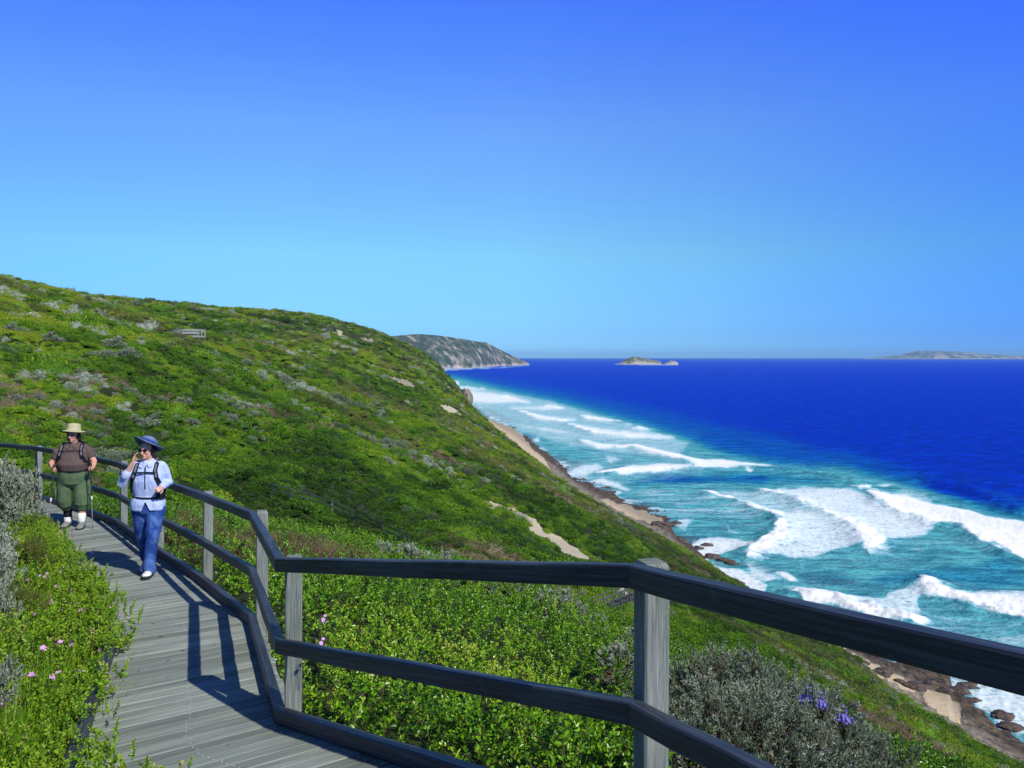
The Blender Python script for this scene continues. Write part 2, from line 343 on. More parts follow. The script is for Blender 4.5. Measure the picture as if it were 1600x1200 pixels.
# ================================================================ SEA
def sea_polys():
    c1 = lambda l: [(680+u/4, 560+v/4) for u, v in l]; c2 = lambda l: [(800+u/4, 720+v/4) for u, v in l]
    c3 = lambda l: [(1000+u/2.667, 640+v/2.667) for u, v in l]; c4 = lambda l: [(1100+u/3.2, 860+v/3.2) for u, v in l]; c7 = lambda l: [(1300+u/5.333, 1000+v/5.333) for u, v in l]
    F = [(c3([(955,350),(1010,400),(1110,445),(1230,485),(1340,500),(1400,535),(1480,580),(1600,640),(1700,690),(1700,470),(1600,465),(1440,445),(1340,412),(1210,395),(1100,352)]), 1.0),
      (c3([(960,345),(1100,330),(1190,350),(1220,375),(1210,395),(1100,360)]), .55),
      (c3([(510,345),(640,375),(700,415),(830,450),(880,490),(930,540),(945,597),(1000,572),(1020,550),(1180,520),(1260,485),(1100,445),(980,390),(900,330),(700,325),(560,325)]), .78),
      (c3([(820,455),(880,480),(935,540),(945,597),(1000,572),(1010,545),(960,500),(900,465)]), 1.0),
      (c3([(270,350),(400,380),(480,420),(560,445),(640,430),(850,460),(640,378),(510,345),(400,338)]), .60),
      (c3([(560,445),(580,470),(570,520),(480,580),(450,612),(600,612),(700,620),(830,580),(930,575),(935,550),(880,490),(840,452),(640,425)]), .76),
      (c3([(570,470),(600,480),(560,560),(500,605),(450,612),(480,580),(560,525)]), 1.0),
      (c3([(0,155),(200,200),(450,215),(580,235),(300,240),(210,250),(225,228),(90,182)]), .92), (c3([(430,245),(450,240),(490,252),(455,258)]), 1.0),
      (c3([(0,232),(100,228),(220,240),(60,262),(0,262)]), .85), (c3([(905,325),(930,313),(975,318),(960,332),(925,338)]), 1.0), (c3([(975,316),(1060,310),(1105,316),(1010,324)]), .85),
      (c3([(580,225),(740,235),(640,245),(480,238)]), .4), (c3([(1040,560),(1180,575),(1200,600),(1120,580)]), .5), (c3([(530,680),(600,675),(640,700),(660,725),(610,715)]), .9),
      (c3([(125,395),(230,375),(280,365),(240,385),(160,410)]), .5), (c3([(270,440),(350,470),(370,500),(430,520),(360,505),(330,470)]), .6), (c3([(150,450),(200,455),(190,480),(150,480)]), .7),
      (c3([(670,620),(900,640),(1000,600),(1200,620),(1100,650),(800,665)]), .28),
      (c4([(475,215),(560,212),(700,225),(900,228),(960,212),(1095,165),(1150,188),(1300,202),(1700,205),(1700,370),(1600,350),(1440,318),(1290,272),(1150,240),(1100,235),(1100,330),(1000,365),(800,320),(500,255)]), .72),
      (c4([(1095,165),(1150,188),(1300,215),(1700,255),(1700,375),(1600,350),(1440,318),(1290,272),(1130,225)]), 1.0), (c4([(475,215),(560,212),(620,250),(900,330),(1000,365),(880,350),(500,262)]), .95),
      (c4([(1380,440),(1700,420),(1700,520),(1500,480)]), .55), (c4([(1100,300),(1300,330),(1600,400),(1600,440),(1200,390),(1050,370)]), .38), (c4([(1480,175),(1700,170),(1700,195),(1500,190)]), .4),
      (c7([(880,228),(1100,290),(1300,340),(1750,470),(1750,860),(1600,780),(1420,792),(1400,765),(1520,732),(1390,690),(1300,600),(1170,540),(1160,470),(1200,400),(1150,340),(1050,300),(960,310)]), .76),
      (c7([(1250,400),(1600,440),(1600,600),(1450,560),(1350,500)]), .62), (c7([(800,400),(870,410),(940,440),(930,465),(830,435)]), 1.), (c7([(1000,470),(1080,470),(1090,500),(1010,495)]), .95), (c7([(560,330),(680,335),(640,350)]), .9), (c7([(720,370),(770,378),(730,388)]), .9),
      (c7([(0,20),(120,10),(450,100),(360,110),(180,75),(0,70)]), .8), (c7([(300,110),(380,120),(340,140)]), .7), (c7([(580,170),(680,180),(660,215),(600,200)]), .7),
      (c2([(330,75),(420,30),(520,20),(560,50),(520,75),(460,100),(380,100)]), .75), (c2([(480,130),(560,105),(640,150),(760,180),(700,195),(600,165)]), .8), (c2([(500,215),(620,190),(700,200),(640,225),(860,265),(800,270),(620,240)]), .75),
      (c2([(820,290),(950,300),(990,330),(880,315)]), .7), (c2([(1010,400),(1050,350),(1150,360),(1090,400),(1100,450),(1050,440)]), .6), (c2([(1300,430),(1400,440),(1450,465),(1350,450)]), .7),
      (c2([(1065,582),(1120,520),(1210,475),(1400,488),(1500,520),(1540,550),(1400,560),(1250,600),(1230,650),(1400,680),(1500,720),(1600,770),(1600,830),(1450,790),(1300,720),(1180,670),(1130,620)]), .82),
      (c2([(1180,250),(1330,210),(1400,230),(1240,270),(1180,290)]), .35),
      (c1([(20,70),(75,68),(70,80),(20,82)]), 1.), (c1([(75,132),(170,138),(120,150)]), .8), (c1([(100,150),(140,143),(160,160),(110,165)]), 1.), (c1([(120,175),(200,170),(310,190),(330,200),(180,200)]), .8), (c1([(275,180),(295,175),(318,190)]), 1.0),
      (c1([(200,205),(330,215),(490,240),(560,265),(480,275),(400,280),(230,275)]), .82), (c1([(410,235),(450,228),(500,245),(430,248)]), 1.0), (c1([(490,250),(560,262),(610,280),(540,275)]), 1.0),
      (c1([(450,305),(680,300),(800,315),(690,322),(500,320)]), .8), (c1([(680,300),(700,290),(800,308),(790,318)]), 1.0), (c1([(520,330),(620,350),(760,370),(900,385),(780,395),(650,380),(560,350)]), .9), (c1([(430,325),(480,345),(560,385),(820,395),(700,402),(520,390),(440,350)]), .5),
      (c1([(905,358),(1000,368),(1130,384),(1100,393),(940,382)]), 1.0), (c1([(820,412),(950,430),(1150,455),(1500,485),(1500,495),(1200,498),(1000,478),(880,435)]), .85), (c1([(1225,435),(1265,418),(1340,438),(1290,450)]), 1.0), (c1([(1180,405),(1220,400),(1240,415),(1190,415)]), .8),
      (c1([(490,413),(700,440),(870,468),(800,470),(600,435)]), .8), (c1([(670,485),(900,483),(1150,497),(1100,505),(700,500)]), .6), (c1([(910,513),(1000,538),(1210,545),(1200,558),(1000,555),(920,530)]), 1.), (c1([(1215,538),(1400,570),(1600,620),(1600,650),(1400,605),(1260,568)]), 1.),
      (c1([(1080,716),(1200,680),(1380,658),(1600,662),(1600,692),(1350,705),(1150,726)]), .92), (c1([(1050,615),(1080,610),(1190,632),(1080,645)]), .7), (c1([(590,505),(640,495),(670,530),(620,530)]), .8), (c1([(800,545),(880,552),(860,562)]), .7), (c1([(650,574),(800,578),(720,586)]), .6), (c1([(905,580),(990,588),(1060,605),(960,600)]), .7), (c1([(1060,650),(1110,645),(1110,660)]), .7),
      (c1([(800,640),(980,660),(1040,720),(940,720),(830,730)]), .5), (c1([(1010,750),(1180,790),(1100,800),(940,780)]), .7), (c1([(380,415),(420,410),(400,422)]), .7), (c1([(290,290),(350,285),(330,310)]), .6)]
    F += [([(695,598),(760,606),(860,625),(1000,668),(1080,690),(1060,715),(900,700),(800,672),(740,640)], .54), ([(840,740),(960,700),(1100,720),(1100,745),(960,760),(900,765)], .36)]
    # outlying white water
    F += [([(960, 567.6), (1000, 568.2), (1060, 569.4), (1065, 570.6), (1000, 570.6), (960, 569.4)], 1.0), ([(1074, 569.6), (1098, 569.6), (1096, 571)], 1.0),
          ([(690, 576), (740, 574), (790, 572.5), (828, 569), (830, 571), (790, 575), (740, 577), (700, 579)], .9), ([(1380, 560.6), (1600, 560.6), (1600, 561.4), (1380, 561.4)], .5)]
    # turquoise shallows (+); deeper water and painted shade of swell troughs (-)
    T = [([(695,584),(850,606),(1000,636),(1200,682),(1400,730),(1700,800),(1900,1300),(1300,1300),(900,900),(700,640)], .20), ([(690,596),(760,604),(860,622),(1000,664),(1100,692),(1060,718),(900,705),(800,675),(740,640)], .28), ([(680, 583), (720, 592), (800, 618), (900, 640), (1000, 668), (1080, 692), (1180, 718), (1330, 735), (1420, 762), (1520, 780), (1700, 830), (1900, 1300), (1300, 1300), (900, 900), (700, 640)], .55),
         ([(690, 600), (760, 612), (860, 640), (1000, 680), (1060, 700), (1080, 728), (980, 735), (860, 735), (700, 640)], .3),
         (c3([(0,300),(230,310),(560,330),(900,335),(1200,370),(1340,500),(1500,600),(1450,640),(1200,640),(900,680),(600,700),(500,760),(0,700)]), .28),
         (c3([(0,270),(300,265),(600,262),(860,300),(900,325),(560,320),(240,320),(0,305)]), -.42), (c3([(1180,285),(1330,310),(1460,350),(1600,410),(1600,440),(1440,420),(1250,360)]), -.35),
         (c3([(1220,500),(1330,505),(1480,590),(1600,650),(1600,730),(1200,740),(900,735),(1000,690),(1250,640),(1100,560)]), -.28),
         (c4([(430,120),(560,110),(740,130),(760,165),(600,190),(450,170)]), -.3), (c2([(1020,420),(1200,440),(1500,500),(1500,540),(1200,470)]), -.35), (c2([(440,90),(760,120),(1600,80),(1600,130),(800,150)]), -.42),
         (c2([(640,60),(900,100),(700,110)]), .2), (c4([(900,230),(1100,240),(1300,310),(1600,370),(1600,560),(1000,380)]), .35), (c3([(420,640),(560,620),(700,640),(560,680),(420,700)]), .2)]
    # submerged ledges, brown purple through the water
    D = [(c1([(230,300),(330,310),(480,375),(560,400),(440,400),(300,380),(240,340)]), .6), (c1([(480,470),(580,480),(640,520),(620,560),(540,530)]), .6), (c1([(700,600),(860,640),(980,640),(900,680),(800,720),(740,660)]), .6),
         (c2([(370,90),(480,120),(600,150),(700,190),(520,205),(440,160)]), .7), (c2([(600,235),(740,245),(940,285),(840,300),(640,270)]), .7), (c2([(860,320),(1000,350),(1000,380),(900,350)]), .5),
         (c2([(940,450),(1200,470),(1150,540),(1080,560),(1000,520)]), .8), (c2([(1320,500),(1520,530),(1480,550),(1350,530)]), .7), (c4([(430,115),(580,120),(780,160),(560,190)]), .3),
         (c7([(150,90),(420,110),(700,170),(960,300),(880,335),(600,340),(450,290),(280,180)]), .7), (c7([(1080,390),(1170,365),(1220,410),(1140,420)]), .8), (c7([(1380,640),(1440,610),(1470,650),(1440,690)]), .7)]
    CR = [c3([(955,350),(1010,400),(1110,445),(1230,485),(1340,500),(1400,535),(1480,580),(1600,635)]), c3([(510,345),(640,375),(700,415),(830,450),(880,490),(930,540),(945,590)]), c3([(270,350),(400,380),(480,420),(560,445),(580,470),(570,520),(480,580),(450,610)]),
          c4([(1095,170),(1150,225),(1290,272),(1440,318),(1600,350)]), c4([(475,225),(620,250),(900,330),(1000,362)]), c1([(905,360),(1000,380),(1120,390)]), c1([(1215,545),(1400,600),(1600,648)]), c1([(910,518),(1000,548),(1200,555)]), c1([(1080,718),(1200,700),(1380,690),(1600,690)]), c1([(520,332),(650,375),(780,392)]), c1([(830,415),(1000,470),(1200,492)]), c3([(905,330),(960,338)]), c1([(1230,440),(1330,446)]), c1([(680,302),(790,314)]),
          c3([(1180,285),(1330,325),(1460,370),(1600,430)]), c3([(600,250),(860,290),(900,315)])]
    return F, T, D, CR
def build_sea():
    F, T, D, CR = sea_polys()
    u = np.concatenate([np.linspace(-.30, -.10, 40, endpoint=False), np.linspace(-.10, .68, 800), np.linspace(.68, 1.6, 60)[1:]])
    pyr = np.concatenate([np.linspace(HZ+1.6, 566, 14, endpoint=False), np.linspace(566, 1250, 620), np.linspace(1250, 1800, 40)[1:]])
    U, PY = np.meshgrid(u, pyr); Y = CAM_Z*F_PX/(PY-HZ); X = U*Y
    PX = 800+F_PX*U
    # soft warp, scaled to the sea itself
    sc = np.sqrt(Y/200)
    wx = PX+(fbm(X/9/sc, Y/14/sc, 31)*9+fbm(X/2.5/sc, Y/4/sc, 32)*3.5)*np.clip(260/Y, .12, 1.3); wy = PY+(fbm(X/9/sc, Y/14/sc, 33)*6+fbm(X/2.5/sc, Y/4/sc, 34)*3)*np.clip(190/Y, .04, 1.3)
    foam = np.zeros(X.shape)
    for pl, v in F: foam = np.maximum(foam, inpoly(wx, wy, pl)*v)
    tq = np.zeros(X.shape); dk = np.zeros(X.shape)
    w2x = PX+fbm(X/26, Y/40, 35)*16*np.clip(300/Y, .2, 1.3); w2y = PY+fbm(X/26, Y/40, 36)*9*np.clip(300/Y, .1, 1.3)
    for pl, v in T: tq = tq+inpoly(w2x, w2y, pl)*v
    for pl, v in D: dk = np.maximum(dk, inpoly(wx, wy, pl)*v)
    def blur(a, n, m):
        for _ in range(n):
            a = (a+np.roll(a, 1, 0)+np.roll(a, -1, 0))/3 if m != 'x' else a
            a = (a+np.roll(a, 1, 1)+np.roll(a, -1, 1))/3
        return a
    foam_w = blur(foam, 18, ''); foam = .42*blur(foam, 1, '')+.58*blur(foam, 9, ''); tq = .5*blur(tq, 25, '')+.5*blur(tq, 110, ''); dk = blur(dk, 4, '')
    foam = np.maximum(foam, foam_w*.75*(foam_w > .01))
    foam = np.maximum(foam, np.clip(tq, 0, 1)*(.22+.5*np.clip(fbm(X/30, Y/9, 38, 4)+.05, 0, 1))*sm(X-foot_x(Y), -10, 5)); foam = np.maximum(foam, .75*np.exp(-((X-foot_x(Y)-14)/9)**2)*sm(fbm(X/7, Y/12, 39, 4), -.25, .35)*(Y > 90)*(Y < 1600))
    Z = np.zeros(X.shape); fade = np.clip(Y/150, 0, 1)
    # ocean swell and chop
    ph = (X*.82+Y*.57)/34*2*PI+fbm(X/120, Y/160, 44)*5; Z += (np.sin(ph)*.38)*sm(X-foot_x(Y), 25, 120)*sm(-Y, -2500, -800)
    Z += fbm(X/7, Y/7, 45, 4)*.35*sm(-Y, -900, -300)*sm(X-foot_x(Y), 5, 60)
    cr = np.zeros(X.shape); lip = np.zeros(X.shape)
    for li, line in enumerate(CR):
        P = [sea_xy(*p) for p in line]; best = np.full(X.shape, 1e9); side = np.zeros(X.shape)
        for a, b in zip(P[:-1], P[1:]):
            dx, dy = b[0]-a[0], b[1]-a[1]; t = np.clip(((X-a[0])*dx+(Y-a[1])*dy)/(dx*dx+dy*dy), 0, 1)
            ex = X-a[0]-t*dx; ey = Y-a[1]-t*dy; rr = np.hypot(ex, ey); m = rr < best; best = np.where(m, rr, best); side = np.where(m, dx*ey-dy*ex, side)
        w = np.where(side > 0, 7.0, 4.5); cr = np.maximum(cr, np.exp(-(best/w)**2))
        if li < 14: lip = np.maximum(lip, np.exp(-(best/np.where(side > 0, 5.0+Y/160, 1.6))**2)*(.55+.6*sm(fbm(X/11, Y/11, 50+li, 3), -.35, .2)))
    foam = np.maximum(foam, np.clip(lip*(1.05+.5*fbm(X/4, Y/4, 49, 3)), 0, 1))
    Z += cr*1.9*(.75+.5*fbm(X/3, Y/3, 47)); Z += foam*.25*(fbm(X/1.2, Y/1.2, 48, 3)+.3)*sm(-Y, -700, -200)
    Z = blur(Z, 2, '')
    nc = len(u); nr = len(pyr); i, j = np.meshgrid(np.arange(nr-1), np.arange(nc-1), indexing='ij'); a = (i*nc+j).ravel()
    q = np.stack([a, a+1, a+nc+1, a+nc], 1)[:, ::-1]
    att = np.stack([foam.ravel(), tq.ravel(), dk.ravel(), cr.ravel()], 1)
    V = np.stack([X.ravel(), Y.ravel(), Z.ravel()], 1)
    # the rest of the ocean, out of frame: wide flat skirts left, right and behind
    me = mesh_np('sea', V, q, True, {'water': att})
    o = link('sea', me, M_SEA); tag(o, 'deep blue ocean with turquoise surf and white breakers', kind='structure')
def sea_material():
    m, nt, N, L, P = mat('sea_water'); g = N.new('ShaderNodeNewGeometry'); pos = g.outputs['Position']
    a = N.new('ShaderNodeAttribute'); a.attribute_name = 'water'; sp = N.new('ShaderNodeSeparateColor'); L.new(a.outputs['Color'], sp.inputs[0])
    n1 = noise(N, L, pos, .02, 5, .6); mp = N.new('ShaderNodeMapping'); mp.inputs['Rotation'].default_value = (0, 0, .6); mp.inputs['Scale'].default_value = (.03, .12, 1); L.new(pos, mp.inputs[0]); n2 = noise(N, L, mp.outputs[0], 1, 6, .65)
    t = math_(N, L, 'ADD', math_(N, L, 'MULTIPLY', sp.outputs[1], 1.45), math_(N, L, 'MULTIPLY', math_(N, L, 'SUBTRACT', math_(N, L, 'ADD', math_(N, L, 'MULTIPLY', n1.outputs[0], .4), math_(N, L, 'MULTIPLY', n2.outputs[0], .6)), .5), .55))
    r = ramp(N, [(0, SEA_DEEP), (.30, SEA_MID), (.62, SEA_TURQ), (.98, SEA_PALE)]); L.new(t, r.inputs[0])
    mp3 = N.new('ShaderNodeMapping'); mp3.inputs['Rotation'].default_value = (0, 0, .45); mp3.inputs['Scale'].default_value = (.07, .22, 1); L.new(pos, mp3.inputs[0]); ch = noise(N, L, mp3.outputs[0], 1, 10, .78)
    chop = ramp(N, [(.40, (.26, .34, .38)), (.5, (.57, .57, .57)), (.60, (1.0, .95, .84))]); L.new(ch.outputs[0], chop.inputs[0]); rc0 = mix(N, L, 1.0, r.outputs[0], chop.outputs[0], 'MULTIPLY'); vs = N.new('ShaderNodeVectorMath'); vs.operation = 'SCALE'; vs.inputs['Scale'].default_value = 1.75; L.new(rc0, vs.inputs[0]); rc1 = N.new('ShaderNodeVectorMath'); rc1.operation = 'ADD'; rc1.inputs[1].default_value = (.0, .004, .01); L.new(vs.outputs[0], rc1.inputs[0]); rc = rc1.outputs[0]  # light and shade of wave chop streaked into the water colour
    c = mix(N, L, math_(N, L, 'MULTIPLY', sp.outputs[2], .85), rc, (.07, .07, .13))
    # foam lace
    vec = pos
    mpf = N.new('ShaderNodeMapping'); mpf.inputs['Rotation'].default_value = (0, 0, -.5); mpf.inputs['Scale'].default_value = (.10, .34, .2); L.new(pos, mpf.inputs[0]); f1 = noise(N, L, mpf.outputs[0], 1.0, 10, .66); f2 = N.new('ShaderNodeTexVoronoi'); f2.feature = 'DISTANCE_TO_EDGE'; f2.inputs['Scale'].default_value = .45
    wn = noise(N, L, pos, .5, 4); wv = N.new('ShaderNodeMixRGB'); wv.blend_type = 'LINEAR_LIGHT'; wv.inputs[0].default_value = 2.2; L.new(pos, wv.inputs[1]); L.new(wn.outputs['Color'], wv.inputs[2]); L.new(wv.outputs[0], f2.inputs['Vector'])
    lace = math_(N, L, 'SUBTRACT', 1, math_(N, L, 'MULTIPLY', f2.outputs[0], 2.4), True)
    f3 = noise(N, L, pos, 3.5, 6, .7)
    tex = math_(N, L, 'ADD', math_(N, L, 'ADD', math_(N, L, 'MULTIPLY', f1.outputs[0], .66), math_(N, L, 'MULTIPLY', lace, .16)), math_(N, L, 'MULTIPLY', f3.outputs[0], .22))
    v = math_(N, L, 'ADD', math_(N, L, 'MULTIPLY', sp.outputs[0], 1.15), math_(N, L, 'MULTIPLY', math_(N, L, 'SUBTRACT', tex, .50), 1.7))
    mr = N.new('ShaderNodeMapRange'); mr.inputs[1].default_value = .42; mr.inputs[2].default_value = 1.0; L.new(v, mr.inputs[0])
    # scattered whitecaps
    wc = noise(N, L, pos, .09, 9, .75); wr = N.new('ShaderNodeMapRange'); wr.inputs[1].default_value = .70; wr.inputs[2].default_value = .73; L.new(wc.outputs[0], wr.inputs[0])
    foam = math_(N, L, 'MAXIMUM', mr.outputs[0], math_(N, L, 'MULTIPLY', wr.outputs[0], .6))
    fcol = ramp(N, [(.45, (.42, .66, .76)), (.72, (.66, .80, .85)), (.93, (.86, .89, .90))]); L.new(sp.outputs[0], fcol.inputs[0]); c2 = mix(N, L, foam, c, fcol.outputs[0]); L.new(c2, P.inputs['Base Color'])
    L.new(math_(N, L, 'ADD', .22, math_(N, L, 'MULTIPLY', foam, .6)), P.inputs['Roughness']); P.inputs['IOR'].default_value = 1.33; P.inputs['Specular IOR Level'].default_value = .05
    b1 = noise(N, L, pos, .35, 8, .65); b = N.new('ShaderNodeBump'); b.inputs['Strength'].default_value = 1.0; b.inputs['Distance'].default_value = 1.6
    mp2 = N.new('ShaderNodeMapping'); mp2.inputs['Rotation'].default_value = (0, 0, .6); mp2.inputs['Scale'].default_value = (.25, .6, 1); L.new(pos, mp2.inputs[0]); b2 = noise(N, L, mp2.outputs[0], 1, 8, .7)
    L.new(math_(N, L, 'ADD', math_(N, L, 'ADD', b1.outputs[0], b2.outputs[0]), math_(N, L, 'MULTIPLY', foam, .15)), b.inputs['Height'])
    L.new(math_(N, L, 'SUBTRACT', 1.0, math_(N, L, 'MULTIPLY', foam, .6)), b.inputs['Strength']); L.new(b.outputs[0], P.inputs['Normal'])
    df = N.new('ShaderNodeBsdfDiffuse'); gl = N.new('ShaderNodeBsdfGlossy'); gl.inputs['Roughness'].default_value = .18; gl.inputs['Color'].default_value = (.55, .75, 1, 1); L.new(c2, df.inputs[0]); [L.new(b.outputs[0], q.inputs['Normal']) for q in (df, gl)]
    fr = N.new('ShaderNodeFresnel'); fr.inputs[0].default_value = 1.33; L.new(b.outputs[0], fr.inputs['Normal']); fac = math_(N, L, 'MULTIPLY', math_(N, L, 'MINIMUM', math_(N, L, 'MULTIPLY', fr.outputs[0], .35), .10), math_(N, L, 'SUBTRACT', 1.0, foam))
    ms = N.new('ShaderNodeMixShader'); L.new(fac, ms.inputs[0]); L.new(df.outputs[0], ms.inputs[1]); L.new(gl.outputs[0], ms.inputs[2]); L.new(ms.outputs[0], N['Material Output'].inputs[0])
    return m
SEA_DEEP = (.0, .024, .47); SEA_MID = (.002, .085, .44); SEA_TURQ = (.018, .24, .40); SEA_PALE = (.09, .40, .46)
M_SEA = sea_material()
build_sea()

# ================================================================ FAR COAST
def far_land_material(name, a, b, c_, scale):
    m, nt, N, L, P = mat(name); g = N.new('ShaderNodeNewGeometry'); tc = N.new('ShaderNodeTexCoord'); n = noise(N, L, g.outputs['Position'], scale, 9, .72)
    sz = N.new('ShaderNodeSeparateXYZ'); L.new(g.outputs['Position'], sz.inputs[0])
    low = N.new('ShaderNodeMapRange'); low.inputs[1].default_value = 22; low.inputs[2].default_value = 0; L.new(sz.outputs[2], low.inputs[0])
    v = math_(N, L, 'ADD', n.outputs[0], math_(N, L, 'MULTIPLY', low.outputs[0], .16))
    r = ramp(N, [(.42, a), (.50, b), (.57, c_), (.64, (.42, .38, .32))]); L.new(v, r.inputs[0]); L.new(r.outputs[0], P.inputs['Base Color']); P.inputs['Roughness'].default_value = .95
    bp = N.new('ShaderNodeBump'); bp.inputs['Strength'].default_value = 1; bp.inputs['Distance'].default_value = .06/scale*2; L.new(n.outputs[0], bp.inputs['Height']); L.new(bp.outputs[0], P.inputs['Normal'])
    return m
def build_headland():
    base = np.array([sea_xy(*p) for p in [(560, 578.6), (640, 577.5), (690, 576.5), (715, 575.6), (740, 575.2), (760, 573.5), (785, 571.8), (805, 571.2), (822, 570.4), (827, 569.8)]])
    top = np.array([(300, 527), (560, 527), (620, 524.5), (640, 522.5), (655, 521.8), (680, 523.5), (700, 526), (727, 530), (745, 533.5), (760, 535), (775, 543), (790, 550.5), (805, 558), (815, 562.5), (824, 566), (828, 569.5)])
    us = np.linspace(0, 1, 240); L_ = np.concatenate([[0], np.cumsum(np.linalg.norm(np.diff(base, axis=0), axis=1))]); L_ /= L_[-1]
    bx = np.interp(us, L_, base[:, 0]); by = np.interp(us, L_, base[:, 1]); rows = []
    ns = 70
    for k in range(ns):
        v = k/(ns-1); inland = 900*v**1.2
        X = bx-inland*.25*(1-us**3); Y = by+inland*.8*(1-.75*us**2)
        PX = 800+F_PX*X/Y; zt = CAM_Z-(np.interp(PX, top[:, 0], top[:, 1])-HZ)/F_PX*Y
        prof = np.where(v < .5, np.sin(min(1, v/.5)*PI/2)**.75, 1-.25*(v-.5))
        Z = zt*prof
        nz = fbm(X/160, Y/160, 71, 6); rid = 1-np.abs(fbm(X/210, Y/340, 72, 5))*2
        Z = Z*(1-.30*np.sin(PI*min(1, v/.5))*np.clip(rid, 0, 1))+nz*9*min(1, v*8)*(1-sm(v, .38, .5))
        if k == 0: Z = Z*0-2
        rows.append(np.stack([X, Y, Z], 1))
    V = np.concatenate(rows); nc = 240; i, j = np.meshgrid(np.arange(ns-1), np.arange(nc-1), indexing='ij'); a = (i*nc+j).ravel()
    o = link('headland', mesh_np('headland', V, np.stack([a, a+1, a+nc+1, a+nc], 1), True), far_land_material('headland_rock', (.022, .045, .035), (.045, .075, .055), (.19, .18, .15), .012)); tag(o, 'rocky scrub covered headland jutting into the sea beyond the hillside', kind='structure')
def build_island(name, label, px0, px1, pyb, prof, depth, m, seed):
    d0 = CAM_Z*F_PX/(pyb-HZ); x0 = (px0-800)/F_PX*d0; x1 = (px1-800)/F_PX*d0; nc = 160; ns = 40
    U, Vv = np.meshgrid(np.linspace(0, 1, nc), np.linspace(0, 1, ns)); X = x0+(x1-x0)*U; Y = d0+depth*Vv
    PX = 800+F_PX*X/Y; zt = CAM_Z-(np.interp(800+F_PX*X/(d0+depth*.5), [p[0] for p in prof], [p[1] for p in prof])-HZ)/F_PX*(d0+depth*.5)
    sc = (x1-x0)/12; Z = zt*np.sin(PI*Vv)**.6*(1+.25*fbm(X/sc, Y/sc, seed, 6)*np.clip(np.abs(Vv-.5)*3, 0, 1))-2
    V = np.stack([X.ravel(), Y.ravel(), Z.ravel()], 1); i, j = np.meshgrid(np.arange(ns-1), np.arange(nc-1), indexing='ij'); a = (i*nc+j).ravel()
    o = link(name, mesh_np(name, V, np.stack([a, a+1, a+nc+1, a+nc], 1), True), m); tag(o, label, kind='structure')
build_headland()
mi = far_land_material('island_rock', (.07, .10, .04), (.12, .14, .08), (.34, .32, .28), .02)
build_island('island', 'small low green and grey rocky island at the middle of the horizon', 964, 1034, 569.6, [(964, 569.3), (975, 563), (983, 558.5), (990, 557.2), (1000, 558), (1012, 561), (1024, 562.5), (1029, 564), (1034, 569)], 260, mi, 81)
build_island('islet', 'tiny pale rocky islet beside the small green island', 1036, 1060, 569.8, [(1036, 569.4), (1044, 565), (1047, 562.5), (1050, 564.2), (1052, 562.8), (1057, 565.5), (1060, 569.4)], 150, far_land_material('islet_rock', (.2, .19, .17), (.3, .28, .25), (.42, .4, .37), .03), 83)
build_island('distant_island', 'long low hazy blue island on the far horizon', 1372, 1640, 560.9, [(1372, 560.5), (1385, 558.2), (1408, 554.5), (1418, 555.2), (1428, 551), (1438, 548.2), (1470, 548.2), (1500, 550), (1535, 553), (1560, 555), (1580, 555), (1592, 556.5), (1640, 559)], 3000, far_land_material('far_island_rock', (.05, .06, .04), (.1, .1, .08), (.35, .32, .26), .004), 85)

